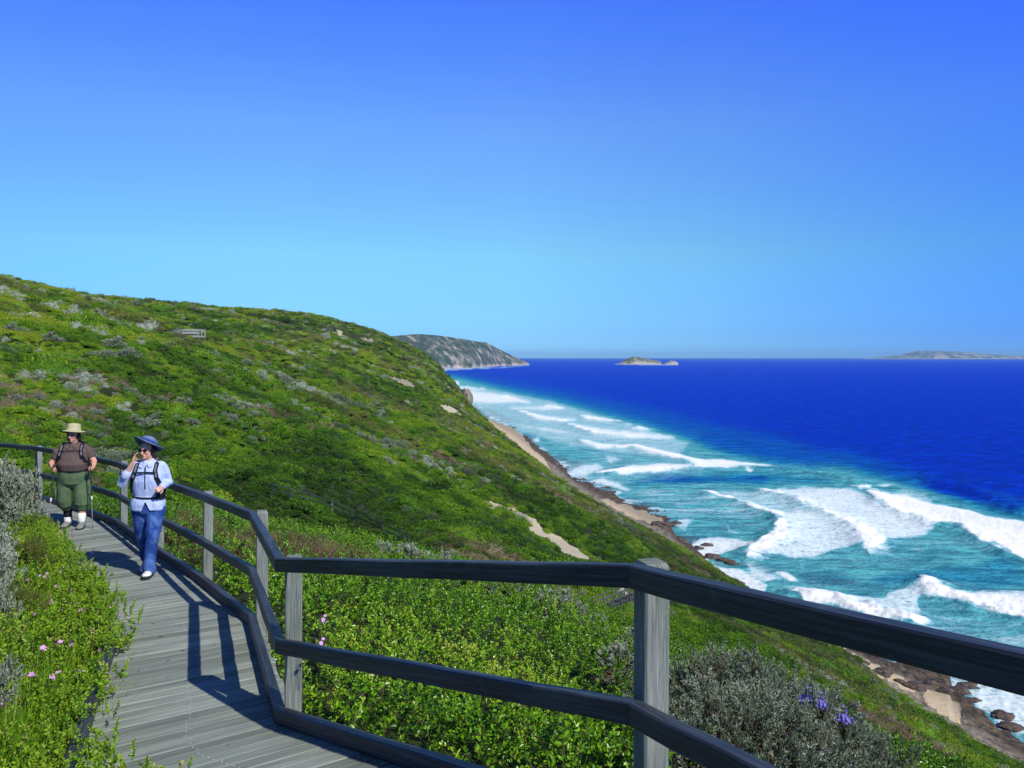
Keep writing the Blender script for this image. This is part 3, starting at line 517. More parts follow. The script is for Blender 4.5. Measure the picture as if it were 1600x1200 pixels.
# ================================================================ BOARDWALK
def build_boardwalk():
    root = empty('boardwalk', (float(CN[3][0]), float(CN[3][1]), float(CN[3][2])-.2)); tag(root, 'weathered grey timber boardwalk of cross planks curving down the slope', 'boardwalk')
    inv = Matrix.Translation(-root.location)
    mb = MB(); nails = []
    for i in range(len(RN)-1):
        r0, r1, l0, l1 = RN[i], RN[i+1], LN[i], LN[i+1]
        n = int(round((np.linalg.norm(r1-r0)+np.linalg.norm(l1-l0))/2/.142))
        for k in range(n):
            g = .0035/(.142)
            a0, a1 = (k+g)/n, (k+1-g)/n; dz = random.uniform(-.003, .003); ext = random.uniform(-.015, .02)
            def edge(t):
                R = r0+(r1-r0)*t; Lp = l0+(l1-l0)*t; d = (R-Lp); d /= np.linalg.norm(d); return R+d*(.03+ext), Lp-d*(.03-ext)
            Ra, La = edge(a0); Rb, Lb = edge(a1); mid0 = (Ra+Rb)/2; mid1 = (La+Lb)/2; w0 = (Rb-Ra); w1 = (Lb-La); h = .04
            W0 = np.linalg.norm(w0); W1 = np.linalg.norm(w1)
            up = np.array([0, 0, 1.]); rings = []; ns = 6
            for q in range(ns+1):
                t = q/ns; m = mid0+(mid1-mid0)*t+up*(dz-h/2); w = w0+(w1-w0)*t; c = .006/np.linalg.norm(w); ch = .004
                rings.append([m-w*(.5-c)-up*h/2, m+w*(.5-c)-up*h/2, m+w*.5+up*(h/2-ch), m+w*(.5-c)+up*h/2, m-w*(.5-c)+up*h/2, m-w*.5+up*(h/2-ch)])
            mb.sweep(rings)
            if i < 8:
                for side in (.12, .50, .88):
                    for q in (.25, .75):
                        p = (Ra+(Rb-Ra)*q)*(1-side)+(La+(Lb-La)*q)*side; p = p+up*(dz+.0012); nails.append(p)
    for p in nails:
        r = .0055; V = [(p[0]+r*math.cos(a), p[1]+r*math.sin(a), p[2]) for a in np.linspace(0, 2*PI, 6, endpoint=False)]+[(p[0], p[1], p[2]+.0015)]
        mb.add(V, [(j, (j+1) % 6, 6) for j in range(6)], mat=1)
    o = mb.build('deck_boards', [M_DECK, M_NAIL], root); o.matrix_parent_inverse = inv
    # bearers under both edges and kerb timbers on them
    for nm, NN, off in (('bearer', RN, -.10), ('bearer', LN, -.10), ('kerb_timber', RN, 0), ('kerb_timber', LN, 0)):
        rt = NN is RN
        for i in range(len(NN)-1):
            a = NN[i].copy(); b = NN[i+1].copy(); d = (b-a)/np.linalg.norm(b-a); g = .004
            la, lb = np.append(RM[i], 0), np.append(RM[i+1], 0); mb = MB()
            if nm == 'bearer':
                a[2] -= .115; b[2] -= .115; sgn = 1 if rt else -1
                beam(mb, a+d*g+la*.1*sgn, b-d*g+lb*.1*sgn, la, lb, .07, .14)
                o = mb.build('bearer', M_RAIL, root)
            else:
                sgn = 1 if rt else -1
                a[2] += .052; b[2] += .052
                if i == 2 and rt: b = b  # kerb ends butt at the posts
                ko = .058 if rt else 0
                beam(mb, a+d*g+la*ko, b-d*g+lb*ko, la, lb, .07, .095, .008, wob=.002)
                o = mb.build('kerb_timber', M_RAIL, root)
            o.matrix_parent_inverse = inv
    return root
def build_railing():
    root = empty('timber_railing', (float(RN[3][0]), float(RN[3][1]), float(RN[3][2]))); tag(root, 'weathered timber railing with grey posts and dark rails along the seaward boardwalk edge', 'railing')
    inv = Matrix.Translation(-root.location)
    faces = {1: (.30, -.95), 2: (.30, -.95), 3: (.22, -.975), 4: (.36, -.93), 5: (.45, -.89)}
    H_T, H_M = 1.05, .53
    for i in range(len(RN)):
        p = RN[i].copy(); out = -RM[i]/np.linalg.norm(RM[i]); c = p[:2]+out*.030
        d = np.array(faces.get(i, tuple((RN[i-1]-RN[i])[:2] if i else (RN[0]-RN[1])[:2])), float); d /= np.linalg.norm(d)
        mb = MB(); w = .105; n2 = np.array([-d[1], d[0]]); rings = []; ch = .008
        prof = [(-w/2+ch, -w/2), (w/2-ch, -w/2), (w/2, -w/2+ch), (w/2, w/2-ch), (w/2-ch, w/2), (-w/2+ch, w/2), (-w/2, w/2-ch), (-w/2, -w/2+ch)]
        hts = [-.9, -.3, 0, .25, .5, .75, .98, 1.038, 1.052]; leanx = random.uniform(-.01, .01)
        for hh in hts:
            k = 1 if hh < 1.03 else (.97 if hh < 1.045 else .80)
            rings.append([(c[0]+(d[0]*a+n2[0]*b)*k+leanx*hh, c[1]+(d[1]*a+n2[1]*b)*k, p[2]+hh) for a, b in prof])
        mb.sweep(rings); o = mb.build('post', M_POST, root); o.matrix_parent_inverse = inv
    for H, nm in ((H_T-.041, 'top_rail'), (H_M-.041, 'mid_rail')):
        for i in range(len(RN)-1):
            a = RN[i].copy(); b = RN[i+1].copy(); a[2] += H; b[2] += H; d = (b-a)/np.linalg.norm(b-a)
            mb = MB(); nn = RM; off = .055
            la, lb = np.append(RM[i], 0), np.append(RM[i+1], 0)
            beam(mb, a+la*off+d*.0015, b+lb*off-d*.0015, la, lb, .062, .088, .007, nseg=10, wob=.0028)
            o = mb.build(nm, M_RAIL, root); o.matrix_parent_inverse = inv
    return root
build_boardwalk(); build_railing()
# ================================================================ VEGETATION
def leaf_mat(name, stops, rough=.5, trans=.3, spec=.3, warm=(.25, .5, .05)):
    """colour from the plant's own tint, the instance and the leaf"""
    m, nt, N, L, P = mat(name)
    ta = N.new('ShaderNodeAttribute'); ta.attribute_type = 'INSTANCER'; ta.attribute_name = 'tint'
    tg = N.new('ShaderNodeAttribute'); tg.attribute_name = 'lt'
    g = N.new('ShaderNodeNewGeometry')
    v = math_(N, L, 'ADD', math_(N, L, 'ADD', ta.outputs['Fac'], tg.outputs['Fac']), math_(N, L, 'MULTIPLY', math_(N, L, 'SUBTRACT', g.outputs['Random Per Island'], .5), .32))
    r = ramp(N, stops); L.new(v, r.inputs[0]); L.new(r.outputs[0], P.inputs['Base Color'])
    P.inputs['Roughness'].default_value = rough; P.inputs['Specular IOR Level'].default_value = spec
    if trans:
        t = N.new('ShaderNodeBsdfTranslucent'); tcx = mix(N, L, .55, r.outputs[0], warm); L.new(tcx, t.inputs[0])
        mx = N.new('ShaderNodeMixShader'); mx.inputs[0].default_value = trans; L.new(P.outputs[0], mx.inputs[1]); L.new(t.outputs[0], mx.inputs[2]); L.new(mx.outputs[0], N['Material Output'].inputs[0])
    return m
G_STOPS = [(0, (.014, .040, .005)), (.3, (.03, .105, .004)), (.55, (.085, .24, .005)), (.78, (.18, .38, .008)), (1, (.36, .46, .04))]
M_GLOSS = leaf_mat('glossy_leaf', G_STOPS, .36, .12, .45)
M_HEATH = leaf_mat('heath_leaf', [(0, (.012, .034, .004)), (.3, (.040, .105, .004)), (.55, (.085, .21, .004)), (.8, (.15, .30, .007)), (1, (.28, .32, .02))], .6, .2)
M_OLIVE = leaf_mat('olive_leaf', [(0, (.02, .035, .010)), (.4, (.06, .10, .016)), (.7, (.12, .165, .022)), (1, (.20, .20, .05))], .65, .2)
M_SILVER = leaf_mat('silver_leaf', [(0, (.025, .050, .020)), (.35, (.075, .115, .06)), (.6, (.19, .25, .17)), (1, (.48, .52, .43))], .75, .12, .2, (.3, .4, .2))
M_DRY = leaf_mat('dry_twig', [(0, (.05, .035, .022)), (.4, (.13, .09, .05)), (.7, (.22, .17, .10)), (1, (.34, .28, .18))], .8, .1, .2, (.4, .3, .15))
M_GRASS = leaf_mat('grass_blade', [(0, (.035, .085, .006)), (.35, (.11, .27, .008)), (.7, (.25, .46, .015)), (1, (.42, .42, .09))], .5, .35, .3, (.35, .5, .05))
M_STEM = simple('brown_stem', (.09, .06, .035), .8, .2, 40)
M_PINK = simple('pink_petal', (.66, .34, .72), .6, .2, 60, .15, 0)
M_BLUEF = simple('blue_petal', (.20, .18, .66), .6, .2, 60, .2, 0)
M_EYE = simple('flower_centre', (.7, .6, .25), .6, .2, bump=0)

def unit(v): return v/np.maximum(np.linalg.norm(v, axis=-1, keepdims=True), 1e-9)
def rand_dirs(n, rng, up=0.0):
    v = rng.normal(size=(n, 3)); v = unit(v); v[:, 2] += up; return unit(v)
def leaves(P, D, Lg, Wd, rng, kind='oval', droop=0.0, fold=.25):
    """arrays -> verts, quads ; P base, D direction"""
    n = len(P); Lg = np.broadcast_to(Lg, n)[:, None]; Wd = np.broadcast_to(Wd, n)[:, None]
    r = unit(rng.normal(size=(n, 3))); S = unit(np.cross(D, r+np.array([0, 0, .0]))); Nn = unit(np.cross(S, D)); flip = np.sign(Nn[:, 2:3]+1e-6); Nn = Nn*flip
    T = P+D*Lg-np.array([0, 0, 1.])*droop*Lg
    if kind == 'oval':
        a = P+D*Lg*.38+Nn*Wd*fold; b = P+D*Lg*.74+Nn*Wd*fold*.8-np.array([0, 0, 1.])*droop*Lg*.5
        V = np.stack([P, a-S*Wd*.5, b-S*Wd*.38, T, b+S*Wd*.38, a+S*Wd*.5], 1)
        i = (np.arange(n)*6)[:, None]; Q = np.concatenate([i+np.array([[0, 3, 2, 1]]), i+np.array([[0, 5, 4, 3]])])
        return V.reshape(-1, 3), Q
    a = P+D*Lg*.5+Nn*Wd*fold
    V = np.stack([P, a-S*Wd*.5, T, a+S*Wd*.5], 1); i = (np.arange(n)*4)[:, None]
    return V.reshape(-1, 3), i+np.array([[0, 3, 2, 1]])
def tube(P, R, k=4):
    """thin tapering tube along points"""
    P = np.array(P, float); rings = []
    for i in range(len(P)):
        d = P[min(i+1, len(P)-1)]-P[max(i-1, 0)]; d = d/max(1e-9, np.linalg.norm(d)); a = np.cross(d, [0.3, .9, .2]); a /= np.linalg.norm(a); b = np.cross(d, a)
        rings.append([P[i]+(a*math.cos(t)+b*math.sin(t))*R[i] for t in np.linspace(0, 2*PI, k, endpoint=False)])
    V = np.array(rings).reshape(-1, 3); m = len(P); F = [(i*k+j, i*k+(j+1) % k, (i+1)*k+(j+1) % k, (i+1)*k+j) for i in range(m-1) for j in range(k)]
    return V, np.array(F)
class PB:
    """plant builder: geometry with per-vertex leaf tone and material slots"""
    def __init__(s): s.V = []; s.Q = []; s.T = []; s.M = []; s.n = 0
    def add(s, V, Q, tone=0.0, m=0):
        s.V.append(V); s.Q.append(np.asarray(Q)+s.n); s.T.append(np.broadcast_to(tone, len(V)).astype(float)); s.M.append(np.full(len(Q), m)); s.n += len(V)
    def mesh(s, name, mats):
        V = np.concatenate(s.V); me = mesh_np(name, V, np.concatenate(s.Q), False, {'lt': np.concatenate(s.T)})
        me.polygons.foreach_set('material_index', np.concatenate(s.M).astype(np.int32))
        for m in mats: me.materials.append(m)
        return me
def sprig_glossy(seed, L_=.24, n=26, lf=.040, wd=.020):
    rng = np.random.default_rng(seed); b = PB(); pts = [np.zeros(3)]; d = np.array([0, 0, 1.])
    for i in range(6): d = unit(d+rng.normal(size=3)*.22); pts.append(pts[-1]+d*L_/6)
    V, F = tube(pts, np.linspace(.0035, .0015, 7), 3); b.add(V, F, .2, 1); pts = np.array(pts)
    t = np.linspace(.15, 1, n); i = np.minimum((t*6).astype(int), 5); fr = t*6-i; P = pts[i]*(1-fr[:, None])+pts[np.minimum(i+1, 6)]*fr[:, None]
    an = np.arange(n)*2.4; D = np.stack([np.cos(an), np.sin(an), .35+1.1*t**2], 1); D = unit(D+rng.normal(size=(n, 3))*.2)
    V, Q = leaves(P, D, lf*(1-.35*t**3)*rng.uniform(.8, 1.15, n), wd*(1-.3*t**3), rng); b.add(V, Q, np.repeat(.25*t**2-.05, 6)); return b
def sprig_silver(seed, L_=.20, n=90, lf=.022, wd=.0055, nb=5):
    rng = np.random.default_rng(seed); b = PB()
    for k in range(nb):
        pts = [np.zeros(3)]; d = unit(np.array([rng.normal()*.45, rng.normal()*.45, 1.]))
        for i in range(5): d = unit(d+rng.normal(size=3)*.16+np.array([0, 0, .12])); pts.append(pts[-1]+d*L_/5*rng.uniform(.8, 1.1))
        V, F = tube(pts, np.linspace(.003, .0015, 6), 3); b.add(V, F, .1, 1); pts = np.array(pts)
        m = n//nb*2; t = rng.uniform(.25, 1, m)**.6; i = np.minimum((t*5).astype(int), 4); fr = t*5-i; P = pts[i]*(1-fr[:, None])+pts[i+1]*fr[:, None]
        D = unit(rng.normal(size=(m, 3))*.8+np.array([0, 0, 1.2])); V, Q = leaves(P, D, lf*rng.uniform(.8, 1.2, m), wd, rng, 'thin'); b.add(V, Q, np.repeat(.35*t-.1+rng.uniform(-.1, .1, m), 4))
    return b
def dome(seed, n, lf, wd, r=.5, flat=.62, lump=.25, kind='thin', core=True, up=.5, twig=0):
    """low cushion bush of real leaves round an uneven mound (radius about r)"""
    rng = np.random.default_rng(seed); b = PB()
    cl = rand_dirs(14, rng, .5); cw = rng.uniform(.6, 1.0, 14)
    def rad(D): return r*(1-lump+lump*np.max(np.exp(((D@cl.T)-1)*9)*cw, axis=1)*1.3)
    if core:
        nu, nv = 12, 6; V = []
        for iv in range(nv+1):
            for iu in range(nu):
                th = iu/nu*2*PI; ph = iv/nv*PI/2; D = np.array([[math.cos(th)*math.cos(ph), math.sin(th)*math.cos(ph), math.sin(ph)]]); V.append((D*rad(D)[:, None]*.80)[0]*[1, 1, flat])
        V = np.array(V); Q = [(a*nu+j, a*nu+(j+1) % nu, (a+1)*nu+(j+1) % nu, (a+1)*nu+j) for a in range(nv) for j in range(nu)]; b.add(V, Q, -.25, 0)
    D0 = rng.normal(size=(n, 3)); D0[:, 2] = np.abs(D0[:, 2]); D0 = unit(D0); R = rad(D0)*rng.uniform(.80, 1.02, n)
    P = D0*R[:, None]*np.array([1, 1, flat]); D = unit(D0*.7+rng.normal(size=(n, 3))*.55+np.array([0, 0, up]))
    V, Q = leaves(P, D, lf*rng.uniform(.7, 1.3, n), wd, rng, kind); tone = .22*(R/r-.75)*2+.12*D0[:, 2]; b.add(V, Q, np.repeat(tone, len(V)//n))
    for _ in range(twig):
        d = unit(rng.normal(size=3)*[1, 1, .4]+[0, 0, .8]); p0 = d*r*.3; p1 = p0+d*r*rng.uniform(.6, .9)+rng.normal(size=3)*r*.12; V, F = tube([p0*[1, 1, flat], (p0+p1)/2*[1, 1, flat], p1*[1, 1, flat]], [.01*r*2, .007*r*2, .003*r*2], 3); b.add(V, F, .3, 1)
    return b
def tuft(seed, n, h, w, spread=.5, r0=.05, droop=.35, seg=3):
    rng = np.random.default_rng(seed); b = PB()
    for i in range(n):
        a = rng.uniform(0, 2*PI); d = np.array([math.cos(a), math.sin(a), 0]); s = np.array([-d[1], d[0], 0]); hh = h*rng.uniform(.55, 1.1); p = d*rng.uniform(0, r0); out = spread*rng.uniform(.3, 1); V = []
        for k in range(seg+1):
            t = k/seg; q = p+d*out*hh*t**1.5+np.array([0, 0, hh*(t-droop*out*t*t)]); ww = w*(1-t**2*.9); V += [q-s*ww/2, q+s*ww/2]
        b.add(np.array(V), np.array([(2*k, 2*k+1, 2*k+3, 2*k+2) for k in range(seg)]), rng.uniform(-.2, .2)+np.repeat(np.linspace(-.1, .15, seg+1), 2))
    return b
def protos(name, builders, mats):
    c = bpy.data.collections.new(name)
    for i, b in enumerate(builders):
        o = bpy.data.objects.new(f'{name}_{chr(97+i)}', b.mesh(name, mats)); c.objects.link(o)
    return c
def scatter(name, P, rot, scl, idx, tint, coll, label):
    me = mesh_np(name, P, [], attrs={'rot': rot, 'scl': scl, 'idx': idx.astype(np.int32), 'tint': tint})
    o = link(name, me); ng = bpy.data.node_groups.new(name, 'GeometryNodeTree')
    ng.interface.new_socket('Geometry', in_out='INPUT', socket_type='NodeSocketGeometry'); ng.interface.new_socket('Geometry', in_out='OUTPUT', socket_type='NodeSocketGeometry')
    N = ng.nodes; L = ng.links; gi = N.new('NodeGroupInput'); go = N.new('NodeGroupOutput'); ip = N.new('GeometryNodeInstanceOnPoints'); ci = N.new('GeometryNodeCollectionInfo')
    ci.inputs['Collection'].default_value = coll; ci.inputs['Separate Children'].default_value = True; ci.inputs['Reset Children'].default_value = True
    def na(n, t):
        a = N.new('GeometryNodeInputNamedAttribute'); a.data_type = t; a.inputs['Name'].default_value = n; return a.outputs['Attribute']
    ip.inputs['Pick Instance'].default_value = True
    L.new(gi.outputs[0], ip.inputs['Points']); L.new(ci.outputs[0], ip.inputs['Instance']); L.new(na('idx', 'INT'), ip.inputs['Instance Index'])
    er = N.new('FunctionNodeEulerToRotation'); L.new(na('rot', 'FLOAT_VECTOR'), er.inputs[0]); L.new(er.outputs[0], ip.inputs['Rotation']); L.new(na('scl', 'FLOAT'), ip.inputs['Scale'])
    L.new(ip.outputs[0], go.inputs[0])
    md = o.modifiers.new('scatter', 'NODES'); md.node_group = ng
    tag(o, label, kind='stuff'); return o
def slope_rot(x, y, rng, amt=.6, jit=.25):
    e = .6; hx = (height(x+e, y)-height(x-e, y))/(2*e); hy = (height(x, y+e)-height(x, y-e))/(2*e)
    n = len(x); return np.stack([np.arctan(hy)*amt+rng.normal(size=n)*jit, -np.arctan(hx)*amt+rng.normal(size=n)*jit, rng.uniform(0, 2*PI, n)], 1)

# ---- hillside heath
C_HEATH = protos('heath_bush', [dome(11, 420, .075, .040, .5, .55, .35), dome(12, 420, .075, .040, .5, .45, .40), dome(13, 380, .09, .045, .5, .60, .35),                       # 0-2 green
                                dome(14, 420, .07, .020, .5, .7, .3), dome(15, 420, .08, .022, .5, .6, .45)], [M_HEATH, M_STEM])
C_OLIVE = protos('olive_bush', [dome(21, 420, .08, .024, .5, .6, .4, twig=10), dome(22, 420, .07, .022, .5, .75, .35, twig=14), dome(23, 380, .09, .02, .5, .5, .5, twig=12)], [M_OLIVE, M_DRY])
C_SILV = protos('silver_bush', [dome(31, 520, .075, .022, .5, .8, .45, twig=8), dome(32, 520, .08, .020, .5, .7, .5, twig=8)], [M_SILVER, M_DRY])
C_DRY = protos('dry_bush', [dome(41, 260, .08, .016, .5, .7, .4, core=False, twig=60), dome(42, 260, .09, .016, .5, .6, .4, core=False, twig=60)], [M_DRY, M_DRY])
def patch_tone(x, y):
    a = fbm(x/16, y/16, 101, 4); b = fbm(x/55, y/55, 102, 3); c = fbm(x/4.5, y/4.5, 103, 3)
    return .59+.50*a+.55*b+.46*c
def heath():
    rng = np.random.default_rng(3); bands = [(14, 45, 6.5, .62), (45, 100, 3.4, .95), (100, 220, 1.25, 1.45), (220, 480, .26, 2.5), (480, 1150, .065, 4.2)]
    X = []; Y = []; S = []
    for r0, r1, dens, size in bands:
        a0, a1 = math.radians(-62), math.radians(46); n = int((a1-a0)/2*(r1**2-r0**2)*dens)
        r = np.sqrt(rng.uniform(r0**2, r1**2, n)); a = rng.uniform(a0, a1, n); x = np.sin(a)*r; y = np.cos(a)*r
        X.append(x); Y.append(y); S.append(size*rng.lognormal(0, .40, n))
    x = np.concatenate(X); y = np.concatenate(Y); s = np.concatenate(S)
    z, sd, fr, rk, px, py, lat = height(x, y, True); ppx, ppy = px_of(x, y, z)
    bare = hill_bare(ppx, ppy, x, y)
    far = sm(y, 450, 800)*np.clip(1-sd/70, 0, 1)*sm(fbm(x/9, y/30, 55), -.05, .25)
    sdn = sd+fbm(x/8, y/8, 91)*4
    keep = (sdn > 3.0) & (bare < .35) & (far < .5) & (ppx < 2300) & (ppy < 2200) & (np.abs(lat) > 13.5+fbm(x/3, y/3, 9)*2)
    x, y, s, z, sd = x[keep], y[keep], s[keep], z[keep], sd[keep]; n = len(x)
    s = s*np.clip(.55+sd/60, .55, 1)
    rot = slope_rot(x, y, rng, .75, .15); tone = patch_tone(x, y)
    sp = fbm(x/9, y/9, 111, 4)+rng.normal(size=n)*.16; dr = fbm(x/26, y/26, 112, 4)+rng.normal(size=n)*.15
    kind = np.zeros(n, int)
    kind[(dr > .19)] = 1; kind[(sp > .40)] = 2; kind[(fbm(x/12, y/12, 113, 3)+rng.normal(size=n)*.16 < -.56)] = 3
    tint = np.clip(tone+rng.normal(size=n)*.12, .05, .95)
    for k, (nm, c, m, lab) in enumerate([('heath', C_HEATH, 5, 'low bright and dark green heath covering the hillside'), ('olive_heath', C_OLIVE, 3, 'olive and brownish heath patches on the hillside'),
                                         ('silver_heath', C_SILV, 2, 'silvery grey heath patches on the hillside'), ('dry_heath', C_DRY, 2, 'dry brown twiggy heath patches on the hillside')]):
        q = kind == k
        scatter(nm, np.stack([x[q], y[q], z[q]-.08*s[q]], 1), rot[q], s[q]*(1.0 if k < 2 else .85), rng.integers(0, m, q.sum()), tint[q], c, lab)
    print('heath', n)
heath()

# ---- near ground cover beside the boardwalk
C_GLOSS = protos('leafy_sprig', [sprig_glossy(s) for s in range(60, 66)], [M_GLOSS, M_STEM])
C_GLOSS_FAR = protos('leafy_clump', [dome(66, 300, .05, .026, .28, .7, .5, 'oval', up=.9), dome(67, 300, .055, .026, .28, .6, .5, 'oval', up=.9)], [M_GLOSS, M_STEM])
C_HERB = protos('herb_sprig', [sprig_glossy(s, .16, 20, .030, .020) for s in range(70, 74)], [M_GRASS, M_STEM])
C_TUFT = protos('grass_tuft', [tuft(s, 26, .30, .0055, .8, .06) for s in range(80, 84)], [M_GRASS, M_STEM])
def canopy(x, y):
    """height of the leafy cover above the ground"""
    return .40+.16*fbm(x/.9, y/.9, 121, 3)+.22*fbm(x/3.2, y/3.2, 122, 2)
def near_cover():
    rng = np.random.default_rng(5)
    # seaward side: glossy leafed cover
    def pts(n, x0, x1, y0, y1):
        x = rng.uniform(x0, x1, n); y = rng.uniform(y0, y1, n); z, sd, fr, rk, px, py, lat = height(x, y, True); return x, y, z, lat
    x, y, z, lat = pts(95000, -20, 14, -.5, 27)
    r = np.hypot(x, y); ppx, ppy = px_of(x, y, z)
    can = canopy(x, y)*sm(lat, .50, 1.1)+.12
    p = np.where(r < 7.5, 1, np.where(r < 12, .55, .28))
    keep = (lat > .69) & (lat < 16) & (rng.uniform(size=len(x)) < p) & (ppx < 2100) & (ppx > -1200) & (y > .8)
    keep &= ~((ppx > 1035) & (ppx < 1330) & (r > 3.2) & (r < 8.5) & (rng.uniform(size=len(x)) < .60))
    keep &= ~((lat < 1.0) & (rng.uniform(size=len(x)) < .5))
    x, y, z, lat, can, r = x[keep], y[keep], z[keep], lat[keep], can[keep], r[keep]; n = len(x)
    u = rng.uniform(size=n)**.55; zz = z-.12+can*u
    rot = np.stack([rng.normal(size=n)*.45, rng.normal(size=n)*.45, rng.uniform(0, 6.28, n)], 1)
    # tips near the deck lean away from it, never through the boards
    tone = np.clip(.50+.22*fbm(x/1.1, y/1.1, 131, 3)+.25*fbm(x/4, y/4, 132, 2)+rng.normal(size=n)*.08, .1, .85)
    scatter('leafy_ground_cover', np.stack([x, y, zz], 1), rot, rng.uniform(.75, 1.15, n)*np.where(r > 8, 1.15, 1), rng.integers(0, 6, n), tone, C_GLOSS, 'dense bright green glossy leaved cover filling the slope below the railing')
    print('cover', n)
    x, y, z, lat = pts(9500, -38, 26, 1, 42)
    r = np.hypot(x, y); ppx, ppy = px_of(x, y, z)
    keep = ((lat > 7.0) & (lat < 18) & (ppx > -1200) & (ppx < 2200) & (y > 2) & ~((ppx > 895) & (ppx < 1010))) | ((lat < -3.2) & (lat > -19) & (y > 1))
    x, y, z, lat, r = x[keep], y[keep], z[keep], lat[keep], r[keep]; n = len(x)
    scatter('mixed_shrub_cover', np.stack([x, y, z-.05], 1), slope_rot(x, y, rng, .5, .2), rng.uniform(.9, 2.0, n), rng.integers(0, 2, n), np.clip(.38+.3*fbm(x/3, y/3, 141, 3)+rng.normal(size=n)*.1, .05, .85), C_GLOSS_FAR, 'green low shrubs carrying on beyond the boardwalk planting')
    # landward side: grass and soft herbs
    x, y, z, lat = pts(90000, -16, 1.5, .8, 18)
    ppx, ppy = px_of(x, y, z); r = np.hypot(x, y)
    ov = .10*fbm(x/.5, y/.5, 151, 3)
    keep = (lat < np.where(y > 6.3, -.50, -.60)+ov*1.6) & (lat > -3.6) & (ppx < 420) & (ppy < 2200)
    x, y, z, lat, r = x[keep], y[keep], z[keep], lat[keep], r[keep]; n = len(x)
    gr = fbm(x/1.0, y/1.0, 152, 3)+.5*sm(-y, -6.8, -4.8)+rng.normal(size=n)*.12
    h = np.clip(.13+.12*fbm(x/.8, y/.8, 153, 3), .03, .4)*sm(-lat, .5, 1.1)+np.where(-lat < .62, .24, .07)
    g = (gr > -.05) & (rng.uniform(size=n) < np.where(r < 6.5, .75, .5))
    scatter('grass', np.stack([x[g], y[g], z[g]-.02], 1), np.stack([rng.normal(size=g.sum())*.2, rng.normal(size=g.sum())*.2, rng.uniform(0, 6.28, g.sum())], 1), rng.uniform(.7, 1.4, g.sum()), rng.integers(0, 4, g.sum()), np.clip(.55+.25*fbm(x[g], y[g], 154, 3)+rng.normal(size=g.sum())*.15, .1, 1), C_TUFT, 'bright green grass growing along the landward edge of the boardwalk')
    q = ~g & (rng.uniform(size=n) < np.where(r < 9, .85, .5)); m = q.sum()
    scatter('herb_cover', np.stack([x[q], y[q], z[q]+h[q]*rng.uniform(size=m)**.6*1.5], 1), np.stack([rng.normal(size=m)*.5, rng.normal(size=m)*.5, rng.uniform(0, 6.28, m)], 1), rng.uniform(.7, 1.3, m), rng.integers(0, 4, m), np.clip(.52+.25*fbm(x[q]/.7, y[q]/.7, 155, 3)+rng.normal(size=m)*.12, .05, .85), C_HERB, 'soft leafy green herbs creeping over the boardwalk edge')
    # fringe creeping over the landward kerb
    m = 5200; y = rng.uniform(1.5, 15, m); k = rng.uniform(0, 1, m); i = rng.integers(1, 9, m); t = rng.uniform(0, 1, m)[:, None]; E = LN[i]*(1-t)+LN[i+1]*t; out = RM[i]*(1-t)+RM[i+1]*t
    r = np.hypot(E[:, 0], E[:, 1]); bare = np.exp(-((r-6.6)/.9)**2)*.4; cov = fbm(E[:, 0]/.55, E[:, 1]/.55, 161, 3)*.5+.62-bare
    off = rng.normal(.10, .13, m)-.06*sm(r, 6.5, 9); ok = (rng.uniform(size=m) < cov) & (off > -.26)
    P = E.copy(); P[:, :2] += out*off[:, None]; P[:, 2] += np.where(off < .04, .05, -.02)+rng.uniform(0, .12, m); P = P[ok]; m = len(P)
    ax = -out[ok]; lean = rng.uniform(.1, .9, m)
    scatter('edge_herbs', P, np.stack([-lean*ax[:, 1]+rng.normal(size=m)*.3, lean*ax[:, 0]+rng.normal(size=m)*.3, rng.uniform(0, 6.28, m)], 1), rng.uniform(.6, 1.0, m), rng.integers(0, 4, m), np.clip(.5+rng.normal(size=m)*.14, .1, .9), C_HERB, 'soft green herbs spilling over the landward kerb of the boardwalk')
    print('herbs', n)
near_cover()

# ---- individual shrubs and plants
def join_sprigs(n, sprigs, r, hh, seed, mats, name, dome_=.75, tone=0.0, leafy=None):
    """one shrub mesh: many sprigs standing on a lumpy mound, rooted stems under it"""
    rng = np.random.default_rng(seed); b = PB(); cl = rand_dirs(12, rng, .4)
    S = [(np.concatenate(s.V), np.concatenate(s.Q), np.concatenate(s.T), np.concatenate(s.M)) for s in sprigs]
    for i in range(n):
        D = rng.normal(size=3); D[2] = abs(D[2])*.9; D = unit(D); k = np.exp(((cl@D)-1)*8).max(); R = (.60+.5*k)*rng.uniform(.62, 1.0)
        P = D*np.array([r, r, hh])*R*.9; up = unit(D*.9+np.array([0, 0, .8])+rng.normal(size=3)*.25)
        a = rng.uniform(0, 6.28); ax = unit(np.cross(up, [math.cos(a), math.sin(a), .01])); ay = np.cross(up, ax); M = np.stack([ax, ay, up], 1); V, Q, T, Mi = S[rng.integers(len(S))]
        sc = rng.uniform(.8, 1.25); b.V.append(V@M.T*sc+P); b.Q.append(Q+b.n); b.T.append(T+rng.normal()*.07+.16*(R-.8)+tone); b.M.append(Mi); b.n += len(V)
    for i in range(18):
        d = unit(rng.normal(size=3)*[1, 1, .3]+[0, 0, .7]); e = d*np.array([r, r, hh])*.8; V, F = tube([np.zeros(3)-[0, 0, .1], e*.4+rng.normal(size=3)*.04, e], [.018, .011, .005], 4); b.add(V, F, .2, 1)
    return b.mesh(name, mats)
_sv = [sprig_silver(s) for s in range(90, 94)]; _sf = [sprig_silver(s, .16, 50, .035, .010, 4) for s in range(94, 97)]
_dr = [sprig_silver(s, .2, 40, .016, .003, 7) for s in range(97, 100)]
SILV_BIG = [join_sprigs(190, _sv, .55, .50, 200+i, [M_SILVER, M_DRY], 'silver_shrub', tone=.40) for i in range(3)]
